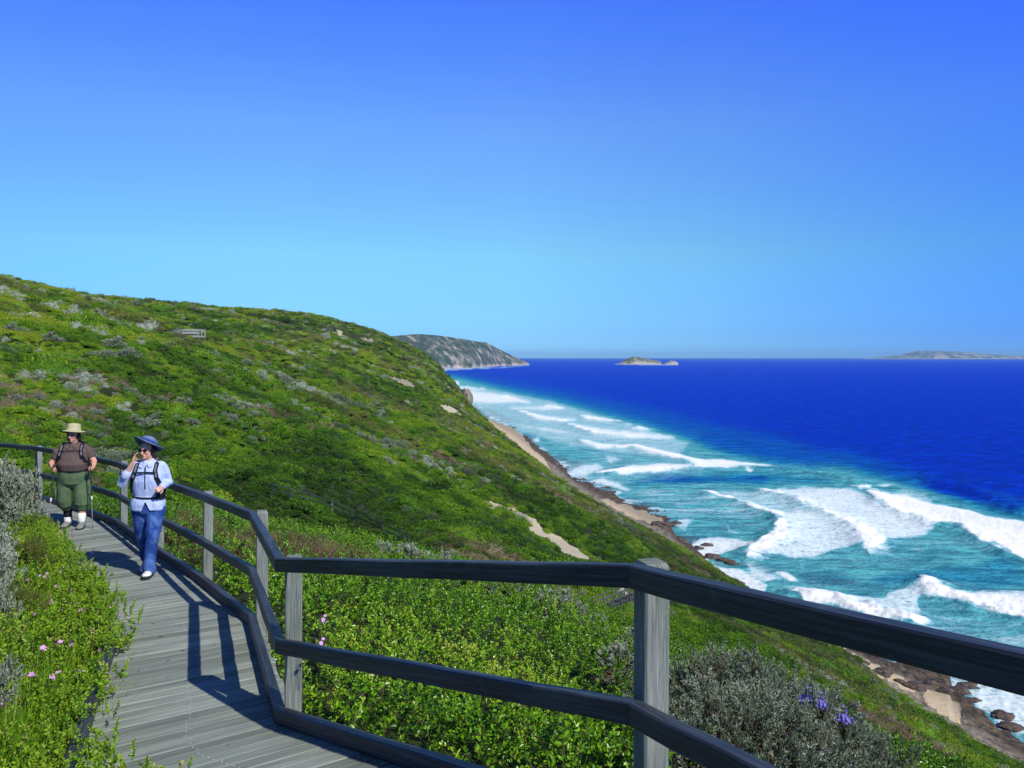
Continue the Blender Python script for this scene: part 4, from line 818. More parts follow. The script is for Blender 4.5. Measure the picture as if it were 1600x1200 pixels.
SILV_L = [join_sprigs(150, [sprig_silver(s, .22, 80, .030, .011, 4) for s in range(240, 243)]+[sprig_silver(243, .20, 60, .026, .008, 5)], .5, .52, 250+i, [M_SILVER, M_STEM], 'silver_shrub', tone=.50) for i in range(3)]
SILV_FAR = [join_sprigs(70, _sf, .5, .42, 210+i, [M_SILVER, M_DRY], 'silver_shrub', tone=.55) for i in range(3)]
DRYM = [join_sprigs(150, _dr, .5, .45, 220+i, [M_DRY, M_DRY], 'twiggy_shrub', tone=.40) for i in range(2)]
OLVM = [join_sprigs(170, _sv, .5, .45, 230+i, [M_OLIVE, M_STEM], 'olive_shrub', tone=.42) for i in range(2)]
def ground(px, py, d=None):
    if d is None: return raycast(px, py)
    x = (px-800)/F_PX*d; return Vector((x, d, float(height(np.array([x]), np.array([d]))[0])))
def shrub(meshes, px, py, d, s, name, label, cat='shrub', group=None, squash=1.0, dz=0):
    p = ground(px, py, d)
    if p is None: print('no ground', px, py); return None
    me = meshes[random.randrange(len(meshes))]; o = bpy.data.objects.new(name, me); COL.objects.link(o)
    o.location = (p.x, p.y, p.z+dz-.05*s); o.rotation_euler = (random.uniform(-.12, .12), random.uniform(-.12, .12), random.uniform(0, 6.28)); o.scale = (s, s, s*squash)
    return tag(o, label, cat, group)
G1 = 'silver grey shrubs on the slope below the railing'
for a in [(1135, 1085, 5.6, .95, 'tall silver grey shrub just right of the near railing post'), (1190, 1100, 5.6, 1.05, 'silver grey shrub in the middle of the row below the long dark rail'),
          (1265, 1120, 5.9, .95, 'silver grey shrub carrying the blue flower heads'), (1150, 1180, 4.4, .8, 'silver grey shrub lowest by the mid rail, close to the camera'),
          (1230, 1180, 4.6, .9, 'silver grey shrub in the front row below the blue flowers'), (1120, 1050, 6.9, .95, 'silver grey shrub behind the row, against the grassy slope'), (1320, 1150, 5.2, .75, 'small silver shrub at the right end of the silver row')]:
    shrub(SILV_BIG, a[0], a[1], a[2], a[3]*(1.40 if a[2] > 6.4 else 1.25), 'silver_shrub', a[4], group=G1, dz=.46 if a[2] > 6.4 else .30)
shrub(OLVM, 1215, 1130, 5.1, .95, 'olive_shrub', 'olive green shrub growing through the silver row below the dark rail', dz=.28); shrub(OLVM, 1090, 1130, 5.0, .85, 'olive_shrub', 'olive green shrub tight to the right of the near post', dz=.25)
shrub(DRYM, 1345, 1170, 4.9, .8, 'twiggy_shrub', 'brownish twiggy shrub at lower right beside the silver shrubs'); shrub(DRYM, 1395, 1160, 5.4, .75, 'twiggy_shrub', 'brownish twiggy shrub nearest the shore at lower right')
for a in [(990, 960, 11.5, .6, 'grey shrub just left of the near railing post'), (925, 905, 14, .45, 'silver grey shrub below the little stair'), (965, 985, 9.5, .6, 'small bluish grey shrub tight against the near post'), (872, 930, 14.5, .8, 'silver grey shrub left of the little stair')]:
    shrub(SILV_FAR, a[0], a[1], a[2], a[3]*1.5, 'silver_shrub', a[4], dz=.3)
for i, (px, d, s, lab) in enumerate([(610, 19, 1.0, 'pale grey shrub highest in the line above the railing'), (650, 18.5, .9, 'pale grey shrub second in the line above the railing'), (690, 18, .9, 'pale grey shrub just over the rail, right of centre of the line'), (735, 17, .8, 'pale grey shrub low in the line, touching the top rail'), (790, 16.5, .8, 'pale grey shrub showing under the top rail at the line end')]):
    shrub(SILV_FAR, px, 0, d, s*1.5, 'silver_shrub', lab, group='pale grey shrubs in a line above the railing')
for px, d, s, lab in [(455, 13.5, 1.1, 'dry grey brown twiggy bush behind the third railing post'), (500, 14.5, .9, 'dry twiggy bush right of the one behind the third post'), (385, 13.5, .9, 'dry twiggy bush seen between the fourth and third posts'), (350, 12.5, .8, 'dry twiggy bush beside the fourth railing post'), (290, 14.5, .9, 'dry twiggy bush between the blue hatted walker and the fourth post'), (545, 15.5, .8, 'low dry bush where the green cover ends')]:
    shrub(DRYM, px, 0, d, s*1.5, 'twiggy_shrub', lab)
for px, d, s, sq, lab in [(-8, 8.4, .95, 1.3, 'tall silver shrub with upright stems at the far left edge'), (34, 12.6, 1.15, 1.35, 'upright silver plant beside the leftmost railing post'), (-34, 6.8, .85, 1.3, 'silver shrub with pale leaf clusters at the left edge, middle height'), (-14, 5.2, .55, 1.1, 'silver shrub nearest the camera on the left edge'),
                          (-60, 8.0, 1.2, 1.3, 'large silver shrub partly cut by the left edge'), (8, 12.4, 1.3, 1.3, 'silver shrub behind the leftmost railing post')]:
    shrub(SILV_L, px-14, 0, d, s*.88, 'silver_shrub', lab, squash=sq*1.5)
for px, d, s, lab in [(28, 9.6, .8, 'olive shrub between the silver plants at the left'), (0, 7.2, .7, 'dark olive shrub under the left silver shrub'), (58, 12.2, .6, 'small olive shrub beside the far boardwalk bend')]:
    shrub(OLVM, px, 0, d, s*1.3, 'olive_shrub', lab, squash=1.3)
for px, py, s, lab in [(228, 668, 4.6, 'broad silvery bush on the hillside above the walker in the blue hat'), (208, 660, 3.2, 'silvery bush joined to the left of the broad one'), (285, 632, 3.6, 'greyish bush right above the broad silvery bush'), (250, 628, 2.8, 'greyish bush high left of the pair above the broad bush'),
                       (360, 655, 2.5, 'round silvery bush right of the broad one'), (300, 662, 2.6, 'low silvery bush between the broad and the round bush'), (180, 545, 5.0, 'pale bush on the upper hillside below the skyline'), (200, 560, 4.6, 'pale bush just under the upper pale bush'), (125, 588, 3.2, 'rounded grey bush on the left hillside'),
                       (165, 560, 4.2, 'pale bush left of the upper pale bushes'), (80, 535, 4.0, 'pale bush at upper left hillside'), (20, 520, 4.0, 'pale bush farthest left on the upper hillside'), (520, 655, 2.6, 'dark grey bush mid slope beyond the broad bush'), (470, 602, 2.4, 'small grey bush in the middle of the green slope'),
                       (287, 705, 1.8, 'grey bush just above the blue hatted walker and rail'), (565, 715, 1.6, 'grey bush low on the middle slope'), (25, 626, 3.0, 'grey bush on the left slope above the far shrubs'), (60, 625, 2.6, 'small grey bush beside the left slope bush'), (405, 650, 1.8, 'small grey tuft right of the round silvery bush'), (610, 700, 2.0, 'grey tuft at the right of the middle slope'), (700, 745, 2.0, 'grey bush near the pale sandy scrape'), (850, 860, 2.6, 'dark bush beside the pale sandy track')]:
    p = raycast(px, py)
    if p: s = s*p.y/95; shrub(SILV_FAR, px, py, None, s*.78, 'silver_bush', lab, 'bush', squash=.8)

for px, d, s, lab in [(6, 6.2, .55, 'small green bush tucked between the two left silver shrubs'), (46, 10.9, .7, 'leafy green bush in front of the leftmost railing post'), (22, 8.9, .6, 'low green bush right of the tall left silver shrub')]:
    shrub([C_GLOSS_FAR.objects[0].data, C_GLOSS_FAR.objects[1].data], px, 0, d, s*2.6, 'green_bush', lab, 'bush', squash=1.2)
# flowers
def flower_mesh(seed, petals, mat_, r, heads, spread, hgt, name):
    rng = np.random.default_rng(seed); b = PB()
    for h in range(heads):
        c = np.array([rng.normal()*spread, rng.normal()*spread, hgt+rng.normal()*spread*.5]); base = np.array([c[0]*.2, c[1]*.2, 0.])
        V, F = tube([base, (base+c)/2+rng.normal(size=3)*.01, c], [.0018, .0015, .0012], 3); b.add(V, F, .3, 1)
        nrm = unit(rng.normal(size=3)*.5+[.25, -.5, .8]); a = unit(np.cross(nrm, [0, 0, 1.])); e = np.cross(nrm, a)
        an = np.linspace(0, 2*PI, petals, endpoint=False)+rng.uniform(0, 1); D = np.cos(an)[:, None]*a+np.sin(an)[:, None]*e+nrm*.25; D = unit(D); S = unit(np.cross(D, nrm))
        P0 = np.repeat(c[None], petals, 0); V = np.stack([P0, P0+D*r*.6-S*r*.36, P0+D*r-S*r*.12, P0+D*r+S*r*.12, P0+D*r*.6+S*r*.36], 1).reshape(-1, 3)
        i = (np.arange(petals)*5)[:, None]; b.add(V, np.concatenate([i+np.array([[0, 1, 2, 3]]), i+np.array([[0, 3, 4, 4]])])[:petals], .5, 0); b.add(V, i+np.array([[0, 3, 4, 0]])[:, :4], .5, 0) if False else None
        V2 = V; b.add(np.concatenate([V2]), i+np.array([[0, 2, 3, 4]]), .5, 0)
    return b.mesh(name, [mat_, M_STEM])
PINK = [flower_mesh(300+i, 5, M_PINK, .022, 3+i % 2, .028, .20, 'wildflower') for i in range(4)]
BLUE = flower_mesh(310, 5, M_BLUEF, .015, 60, .05, .16, 'blue_flower')
PINK_PX = [(70, 814), (78, 812), (86, 821), (82, 826), (111, 830), (66, 838), (86, 846), (75, 858), (79, 860), (85, 859), (92, 861), (95, 861), (107, 874), (70, 893), (68, 902), (98, 890), (86, 893), (124, 889), (123, 890), (136, 884), (146, 886), (145, 880), (150, 861), (70, 870), (89, 918), (128, 952), (138, 952), (120, 941), (126, 952), (110, 970),
           (156, 957), (156, 961), (178, 946), (180, 943), (186, 961), (130, 982), (128, 982), (84, 1052), (121, 1049), (162, 1070), (170, 1056), (4, 1092), (51, 1048), (176, 930), (173, 925), (149, 913), (97, 948), (88, 940), (130, 900), (105, 880), (96, 905), (117, 922), (40, 905), (60, 950), (140, 930), (160, 905), (108, 1005), (148, 1000), (95, 1000), (165, 1012), (60, 1010), (72, 925), (115, 855), (100, 842), (128, 868), (140, 872)]
for i, (px, py) in enumerate(PINK_PX):
    d = np.linspace(3.2, 16, 700); x = (px-800)/F_PX*d; zr = CAM_Z-(py-HZ)/F_PX*d; lat, zd = deck_rel(x, d)
    top = np.where(np.abs(lat) < .6, zd+.14, height(x, d)+.34); k = int(np.argmax(top >= zr)) if (top >= zr).any() else 699
    o = bpy.data.objects.new('wildflower', PINK[i % 4]); COL.objects.link(o); o.location = (x[k], d[k], zr[k]-.2)
    o.rotation_euler = (random.uniform(-.25, .25), random.uniform(-.25, .25), random.uniform(0, 6.28))
    zone_ = ('in the highest cluster, just below the rear walker' if py < 845 else 'in the row level with the front walker\'s shins' if py < 880 else 'scattered level with the front walker\'s shoes' if py < 925 else 'beside the kerb below the front walker\'s shadow' if py < 975 else 'lowest down, among the grass at lower left')
    tag(o, 'small pink wildflower '+zone_, 'flower', 'pink wildflowers '+zone_)
for px, py, d, lab in [(1262, 1086, 4.9, 'left cluster of blue flowers on the silver shrub'), (1283, 1094, 4.9, 'right cluster of blue flowers on the silver shrub'), (1318, 1116, 4.9, 'single small cluster of blue flowers lower right of the main ones'), (505, 964, 4.9, 'single mauve flower in the green cover by the second post'), (502, 1000, 4.8, 'pair of mauve flowers low in the green cover')]:
    q = at(px, py, d); me = BLUE if px > 600 else PINK[1]; o = bpy.data.objects.new('blue_flower_cluster' if px > 600 else 'mauve_flower', me); COL.objects.link(o); o.location = (q.x, q.y, q.z-.15); o.scale = (.52, .52, .8) if px > 600 else (.6, .6, .8); tag(o, lab, 'flower')
# sedges with long strap leaves
def sedge(n, h, w, seed, spread=.8): return tuft(seed, n, h, w, spread, .05, .45, 7).mesh('sedge', [M_GRASS, M_STEM])
SED = [sedge(9, .8, .014, 330), sedge(6, .95, .013, 331, .6), sedge(14, .55, .010, 332, .9)]
for i, (px, d, s, rot_, lab) in enumerate([(475, 10.5, 1.0, 0, 'long leaved sedge behind the third railing post'), (512, 10.2, .9, 1.5, 'yellowing sedge rising right of the third post'), (560, 5.0, .8, .5, 'sedge leaf arching over the green cover by the second post'), (745, 7.0, .95, 2.2, 'long straw sedge in the middle of the green cover'), (905, 4.6, .8, 3.0, 'sedge with curved leaves left of the near post'), (800, 6.2, .8, 4.0, 'sedge left of centre of the green cover'),
                                        (950, 3.9, .55, 5.0, 'short sedge low left of the near post'), (1190, 5.4, .6, 1.0, 'thin sedge among the silver shrubs'), (1430, 7.2, .8, 2.0, 'sedge standing against the beach at lower right'), (1470, 7.6, .7, .3, 'dark sedge blades standing against the beach'), (1360, 6.9, .9, 4.4, 'sedge left of the beach sedges'), (1300, 5.1, .5, 4.0, 'small sedge under the blue flowers'),
                                        (35, 4.4, .75, .7, 'sedge with leaning blades at the left edge'), (70, 5.4, .65, 2.7, 'sedge rising from the herbs on the left'), (95, 6.3, .6, 3.9, 'sedge in the middle of the pink flowers'), (20, 5.9, .8, 5.2, 'tall sedge against the left silver shrub'), (150, 8.3, .55, 1.1, 'short sedge on the edge of the boardwalk'), (330, 9.9, .6, .9, 'sedge beside the fourth railing post'), (280, 10.7, .7, 3.3, 'sedge right of the blue hatted walker behind the mid rail'), (85, 11.6, .6, 2.0, 'sedge near the walker with trekking poles'), (10, 3.7, .6, 1.0, 'grass clump in the lower left corner'), (680, 12.0, .8, 2.0, 'thin sedge above the top rail'), (620, 9.0, .7, 4.9, 'thin sedge showing between the rails')]):
    p = ground(px, 0, d); me = SED[i % 3]; o = bpy.data.objects.new('sedge', me); COL.objects.link(o); o.location = (p.x, p.y, p.z+.02); o.rotation_euler = (0, 0, rot_); o.scale = (s, s, s); tag(o, lab, 'sedge')

# bits of dry leaf and twig on the boards
def litter():
    rng = np.random.default_rng(77); m = 150; i = rng.integers(1, 8, m); t = rng.uniform(0, 1, m)[:, None]; u = rng.uniform(.06, .97, m)[:, None]; u = np.where(rng.uniform(size=(m, 1)) < .6, 1-.25*u**2, u)
    A = RN[i]*(1-t)+RN[i+1]*t; B = LN[i]*(1-t)+LN[i+1]*t; P = A*(1-u)+B*u; P[:, 2] += .006; a = rng.uniform(0, 6.28, m); D = np.stack([np.cos(a), np.sin(a), rng.uniform(0, .15, m)], 1)
    V, Q = leaves(P, D, rng.uniform(.02, .07, m), rng.uniform(.004, .014, m), rng, 'thin', fold=.1); b = PB(); b.add(V, Q, .35); tag(link('leaf_litter', b.mesh('leaf_litter', [M_DRY])), 'dry leaf and twig bits lying on the boardwalk', kind='stuff')
litter()
# ================================================================ SMALL STRUCTURES FARTHER OFF
def face_cam_axes(p):
    d = Vector((p.x, p.y, 0)).normalized(); return Vector((d.y, -d.x, 0)), d       # to the picture's right, away from the camera
M_GREYWOOD = wood('pale_grey_timber', (.14, .155, .15), (.24, .26, .245), (.36, .38, .35), .85, .2)
def simple_beam(mb, a, b, w, h):
    a = np.array(a, float); b = np.array(b, float); d = unit(b-a); ref = np.array([0, 0, 1.]) if abs(d[2]) < .9 else np.array([1., 0, 0]); l = unit(np.cross(d, ref)); u = np.cross(l, d)
    beam(mb, a, b, l, l, w, h, min(w, h)*.12, u, 1)
def lookout():
    p = raycast(298, 528); X, D = face_cam_axes(p); z0 = p.z+.1; k = p.y/112
    root = empty('lookout_platform', p); tag(root, 'pale timber lookout platform with boarded railing on the far hillside', 'lookout'); inv = Matrix.Translation(-p)
    def q(u, v, w): r = p+X*u*k+D*v*k; return (r.x, r.y, z0+w*k)
    def part(nm, fn, m=M_GREYWOOD):
        mb = MB(); fn(mb); o = mb.build(nm, m, root); o.matrix_parent_inverse = inv
    part('deck', lambda mb: [simple_beam(mb, q(-1.1, .12+.28*i, 0), q(1.9, .12+.28*i, 0), .26*k, .08) for i in range(7)])
    for u, v in [(-1.1, 0), (1.05, 0), (1.45, 0), (1.9, 0), (1.9, 2), (-1.1, 2), (.4, 2)]: part('post', lambda mb: simple_beam(mb, q(u, v, -.9), q(u, v, 1.1), .14*k, .14*k))
    for w_, h_ in ((.98, .2), (.62, .32), (.12, .28)): part('rail', lambda mb: simple_beam(mb, q(-1.1, -.1, w_), q(1.0, -.1, w_), .06, h_*k))
    for v in (0, 2): part('rail', lambda mb: simple_beam(mb, q(-1.1, v+.1, 1.12), q(1.9, v+.1, 1.12), .12*k, .08*k))
    part('rail', lambda mb: simple_beam(mb, q(1.1, -.1, .1), q(1.95, -.1, .1), .07, .2*k)); part('rail', lambda mb: simple_beam(mb, q(1.98, 0, .6), q(1.98, 2, .6), .07, .14*k))
    r2 = empty('approach_railing', q(-1.6, 1, 0)); tag(r2, 'low pale timber railing running left from the hillside lookout', 'railing'); inv2 = Matrix.Translation(-r2.location)
    us = [-3.4, -3.0, -2.6, -2.1, -1.7, -1.4]
    for i, u in enumerate(us):
        mb = MB(); simple_beam(mb, q(u, 1.0, -.4), q(u, 1.0, 1.0-.03*i), .09*k, .09*k); o = mb.build('post', M_GREYWOOD, r2); o.matrix_parent_inverse = inv2
    for w_ in (1.0, .55): mb = MB(); simple_beam(mb, q(-3.4, .92, w_), q(-1.4, .92, w_-.03*5), .06, .10*k); o = mb.build('rail', M_RAIL, r2); o.matrix_parent_inverse = inv2
lookout()
M_STAIR = wood('dark_grey_timber', (.03, .035, .04), (.08, .09, .095), (.15, .16, .165), .8, .2)
def stair():
    p = raycast(950, 962); k = p.y/79; X, D = face_cam_axes(p); run = (X*3.9+D*1.6)*k; n2 = Vector((-run.y, run.x, 0)).normalized(); rise = 1.15*k
    root = empty('hillside_stair', p); tag(root, 'small dark timber stair with railings on the slope left of the near post', 'stair'); inv = Matrix.Translation(-p)
    def q(t, s, w): r = p-X*1.6*k+run*t+n2*s*k; return (r.x, r.y, p.z+.45*k+rise*t+w*k)
    def part(nm, fn, m):
        mb = MB(); fn(mb); o = mb.build(nm, m, root); o.matrix_parent_inverse = inv
    part('treads', lambda mb: [simple_beam(mb, q(t, -.65, .0), q(t, .65, .0), .24*k, .06) for t in np.linspace(0, 1.15, 17)], M_STAIR)
    for s in (-.62, .62): part('stringer', lambda mb: simple_beam(mb, q(-.02, s, -.12), q(1.17, s, -.12), .09, .26*k), M_RAIL)
    for s in (-.72, .72):
        for t in np.linspace(0, 1.15, 6): part('post', lambda mb: simple_beam(mb, q(t, s, -.9), q(t, s, 1.08), .10*k, .10*k), M_STAIR)
        for w in (1.0, .52): part('rail', lambda mb: simple_beam(mb, q(0, s-.07*np.sign(s), w), q(1.15, s-.07*np.sign(s), w), .05, .10*k), M_STAIR)
stair()
def handrail():
    pts = [(425, 772), (452, 778), (484, 787), (519, 797), (556, 812), (596, 832), (638, 852), (682, 940), (740, 950)]; G = []
    for px, py in pts[:7]:
        g = raycast(px, py+10, 18); G.append(g)
    root = empty('path_handrail', G[3]); tag(root, 'thin dark handrail on slim posts beside the lower path beyond the railing', 'handrail'); inv = Matrix.Translation(-G[3])
    for g in G:
        mb = MB(); simple_beam(mb, g-Vector((0, 0, .3)), g+Vector((0, 0, 1.15)), .07, .07); o = mb.build('post', M_POST if g is G[3] else M_RAIL, root); o.matrix_parent_inverse = inv
    for hgt in (1.08, .72):
        for a, b in zip(G[:-1], G[1:]):
            mb = MB(); simple_beam(mb, a+Vector((0, -.06, hgt)), b+Vector((0, -.06, hgt)), .05, .06); o = mb.build('rail', M_RAIL, root); o.matrix_parent_inverse = inv
handrail()
# ================================================================ ROCKS
def rock_material(name, a, b, c):
    m, nt, N, L, P = mat(name); g = N.new('ShaderNodeNewGeometry'); tc = N.new('ShaderNodeTexCoord'); n = noise(N, L, tc.outputs['Object'], 1.6, 9, .7); r = ramp(N, [(.38, a), (.5, b), (.62, c)]); L.new(n.outputs[0], r.inputs[0]); L.new(r.outputs[0], P.inputs['Base Color']); P.inputs['Roughness'].default_value = .85
    bp = N.new('ShaderNodeBump'); bp.inputs['Strength'].default_value = .9; bp.inputs['Distance'].default_value = .3; L.new(n.outputs[0], bp.inputs['Height']); L.new(bp.outputs[0], P.inputs['Normal']); return m
M_ROCK = rock_material('dark_wet_rock', (.025, .02, .02), (.07, .055, .05), (.16, .11, .07)); M_ROCKP = rock_material('pale_rock', (.10, .09, .075), (.22, .19, .15), (.36, .30, .22))
def rock(name, loc, sx, sy, sz, seed, m, label, group=None, sub=4):
    bm = bmesh.new(); bmesh.ops.create_icosphere(bm, subdivisions=sub, radius=1)
    for v in bm.verts:
        c = v.co; k = 1+.34*float(fbm(c.x*1.3+seed, c.y*1.3+c.z*1.7, seed, 4))+.10*float(fbm(c.x*4+seed, c.y*4+c.z*5, seed+3, 3)); k = k-.25*abs(float(vnoise(c.x*2+seed, c.z*2+c.y, seed+9)))
        v.co = Vector((c.x*k*sx, c.y*k*sy, c.z*k*sz))
    me = bpy.data.meshes.new(name); bm.to_mesh(me); bm.free(); o = link(name, me, m); o.location = loc; tag(o, label, 'rock', group); return o
rock('cliff_boulder', (-53, 905, 8), 7.5, 9, 15.5, 5, M_ROCKP, 'tall rounded rock bluff standing at the water where the far hillside ends', sub=5)
ROCKPX = [(1350, 1053), (1378, 1070), (1405, 1081), (1430, 1088), (1322, 1036), (1452, 1074), (1512, 1072), (1478, 1088), (1520, 1095), (1568, 1120), (1580, 1138), (1500, 1082), (1066, 853), (1090, 858), (1105, 852), (1042, 822), (1028, 826), (1056, 818), (1150, 912), (1170, 925), (1186, 930), (1130, 876), (1144, 881), (1113, 871), (1202, 950)]
for i, (px, py) in enumerate(ROCKPX):
    x, y = sea_xy(px, py); z = float(height(np.array([x]), np.array([y]))[0]); s = random.uniform(.9, 2.0)*(1.0 if y < 200 else 1.6)
    where = 'at the foot of the near beach' if i < 6 else ('in the surf by the near beach' if i < 12 else ('on the middle beach spit' if i < 18 else 'in the white water beyond the top rail'))
    rock('boulder', (x, y, max(z, -.1)+.1*s), s*1.2, s*.9, s*.42, 20+i, M_ROCK, 'dark boulder '+where, 'dark boulders '+where, 3)
# ================================================================ PEOPLE
def hemi_rings(c, d, a, b, ra, rb, sgn, n=3):
    out = []
    for i in range(1, n+1):
        t = i/n*PI/2*.96; k = math.cos(t); out.append([(c+sgn*d*math.sin(t)*min(ra, rb))+a*math.cos(q)*ra*k+b*math.sin(q)*rb*k for q in RQ])
    return out
RQ = np.linspace(0, 2*PI, 14, endpoint=False)
def limb(mb, pts, rad, side=None):
    """tapering limb through joints; rad: number or (wide, deep)"""
    P = [np.array(p, float) for p in pts]; rings = []; n = len(P)
    for i in range(n):
        d = unit(P[min(i+1, n-1)]-P[max(i-1, 0)]); ref = np.array(side if side is not None else ([1., 0, 0] if abs(d[0]) < .8 else [0, 1., 0])); a = unit(ref-d*(ref@d)); b = np.cross(d, a)
        r = rad[i] if isinstance(rad[i], (tuple, list)) else (rad[i], rad[i])
        if i == 0: rings += hemi_rings(P[0], d, a, b, r[0], r[1], -1)[::-1]
        rings.append([P[i]+a*math.cos(q)*r[0]+b*math.sin(q)*r[1] for q in RQ])
        if i == n-1: rings += hemi_rings(P[-1], d, a, b, r[0], r[1], 1)
    mb.sweep(rings)
def torso(mb, rows):
    """rows of (z, cx, cy, rx, ry), bottom to top"""
    mb.sweep([[np.array([cx+rx*math.copysign(abs(math.cos(q))**.85, math.cos(q)), cy+ry*math.copysign(abs(math.sin(q))**.85, math.sin(q)), z]) for q in np.linspace(0, 2*PI, 24, endpoint=False)] for z, cx, cy, rx, ry in rows])
def ball(mb, c, r, M=None):
    c = np.array(c, float); r = np.array(r if isinstance(r, (tuple, list)) else (r, r, r), float); rings = []
    for t in np.linspace(-PI/2*.97, PI/2*.97, 9):
        ring = []
        for q in RQ:
            v = np.array([math.cos(q)*math.cos(t)*r[0], math.sin(q)*math.cos(t)*r[1], math.sin(t)*r[2]])
            if M is not None: v = M@v
            ring.append(c+v)
        rings.append(ring)
    mb.sweep(rings)
def merge(mb, name, m, parent, voxel=.008, smooth=6, edit=None, crease=None):
    """weld overlapping volumes into one continuous surface"""
    o = mb.build(name, m, None, True); md = o.modifiers.new('r', 'REMESH'); md.mode = 'VOXEL'; md.voxel_size = voxel; md.use_smooth_shade = True
    s = o.modifiers.new('s', 'SMOOTH'); s.iterations = smooth; s.factor = .5
    dg = bpy.context.evaluated_depsgraph_get(); me = bpy.data.meshes.new_from_object(o.evaluated_get(dg)); old = o.data; o.modifiers.clear(); o.data = me; bpy.data.meshes.remove(old)
    n = len(me.vertices); V = np.zeros(n*3, np.float32); me.vertices.foreach_get('co', V); V = V.reshape(-1, 3)
    if crease: # cloth folds
        amp, sc, sd = crease; nz = fbm(V[:, 0]*sc+V[:, 1]*sc*.6, V[:, 2]*sc*.7+V[:, 1]*sc, sd, 3); N_ = np.zeros(n*3, np.float32); me.vertices.foreach_get('normal', N_); V = V+N_.reshape(-1, 3)*(nz*amp)[:, None]
    if edit: V = edit(V)
    me.vertices.foreach_set('co', V.astype(np.float32).ravel()); me.update()
    me.polygons.foreach_set('use_smooth', np.ones(len(me.polygons), bool)); o.parent = parent; return o
def cloth(name, col, rough=.85, stripe=None, var=.12):
    m, nt, N, L, P = mat(name); tc = N.new('ShaderNodeTexCoord'); n = noise(N, L, tc.outputs['Object'], 9, 5); c = mix(N, L, n.outputs[0], tuple(q*(1-var) for q in col), tuple(q*(1+var) for q in col))
    if stripe:
        n2 = noise(N, L, tc.outputs['Object'], 5, 3); r = ramp(N, [(.47, (0, 0, 0)), (.62, (1, 1, 1))]); L.new(n2.outputs[0], r.inputs[0]); c = mix(N, L, math_(N, L, 'MULTIPLY', r.outputs[0], .6), c, stripe)
    L.new(c, P.inputs['Base Color']); P.inputs['Roughness'].default_value = rough; P.inputs['Specular IOR Level'].default_value = .15
    b = N.new('ShaderNodeBump'); b.inputs['Strength'].default_value = .35; b.inputs['Distance'].default_value = .01; n3 = noise(N, L, tc.outputs['Object'], 14, 4); L.new(n3.outputs[0], b.inputs['Height']); L.new(b.outputs[0], P.inputs['Normal']); return m
M_SKIN = simple('skin', (.60, .33, .23), .55, .35, 14, .10, .1, 60); M_SKIN2 = simple('sunburnt_skin', (.60, .29, .21), .55, .35, 14, .10, .1, 60)
M_SHIRT = cloth('light_blue_cotton', (.42, .51, .80)); M_JEANS = cloth('denim', (.016, .050, .22), .85, (.10, .21, .50), .25); M_BLACK = cloth('black_webbing', (.012, .013, .02), .6); M_BHAT = cloth('blue_straw', (.10, .135, .26), .8, (.20, .25, .38))
M_HAIR = simple('dark_hair', (.025, .017, .012), .5, .4, 50, .3, .3); M_WHITE = simple('white_leather', (.70, .70, .68), .6, .3, 20, .06, .05); M_SOLE = simple('dark_sole', (.03, .03, .035), .7, .3); M_LENS = simple('dark_lens', (.006, .006, .008), .12, .6, bump=0)
M_POLO = cloth('brown_grey_knit', (.105, .075, .068)); M_CARGO = cloth('olive_green_cotton', (.085, .135, .070), .9, None, .15); M_KHAKI = cloth('khaki_cotton', (.42, .40, .24)); M_SOCK = simple('white_sock', (.78, .78, .76), .9, .1, 60, .05, .2); M_BOOT = simple('grey_boot', (.20, .22, .21), .75, .25, 30, .25, .2); M_GREYS = simple('grey_foam', (.13, .14, .15), .8); M_METAL = simple('pole_metal', (.42, .42, .44), .35, .5, metal=.6, bump=0); M_LIP = simple('lips', (.42, .13, .11), .5)
def rotz(a): c, s = math.cos(a), math.sin(a); return np.array([[c, -s, 0], [s, c, 0], [0, 0, 1]])
def head(mb, c, yaw, s=1.0, pitch=0.0):
    """skull, jaw, nose, brow, cheeks, chin, ears; c = centre of the head, facing -y turned by yaw"""
    R = rotz(yaw)@np.array([[1, 0, 0], [0, math.cos(pitch), -math.sin(pitch)], [0, math.sin(pitch), math.cos(pitch)]]); c = np.array(c, float)
    w = lambda v: c+R@(np.array(v, float)*s)
    ball(mb, w((0, .012, .03)), (.074*s, .094*s, .088*s), R); ball(mb, w((0, -.018, -.045)), (.058*s, .066*s, .066*s), R); ball(mb, w((0, -.062, -.088)), (.026*s, .022*s, .020*s), R)
    ball(mb, w((0, -.088, .018)), (.046*s, .010*s, .010*s), R)
    limb(mb, [w((0, -.084, .012)), w((0, -.098, -.012)), w((0, -.108, -.030))], [.009*s, .011*s, .014*s])
    for q in (-1, 1):
        ball(mb, w((q*.038, -.066, -.022)), (.022*s, .018*s, .022*s), R); ball(mb, w((q*.012, -.096, -.034)), .009*s); ball(mb, w((q*.078, .015, -.005)), (.010*s, .018*s, .030*s), R)
    ball(mb, w((0, -.082, -.058)), (.022*s, .010*s, .007*s), R); ball(mb, w((0, -.080, -.068)), (.019*s, .010*s, .007*s), R)
    return w, R
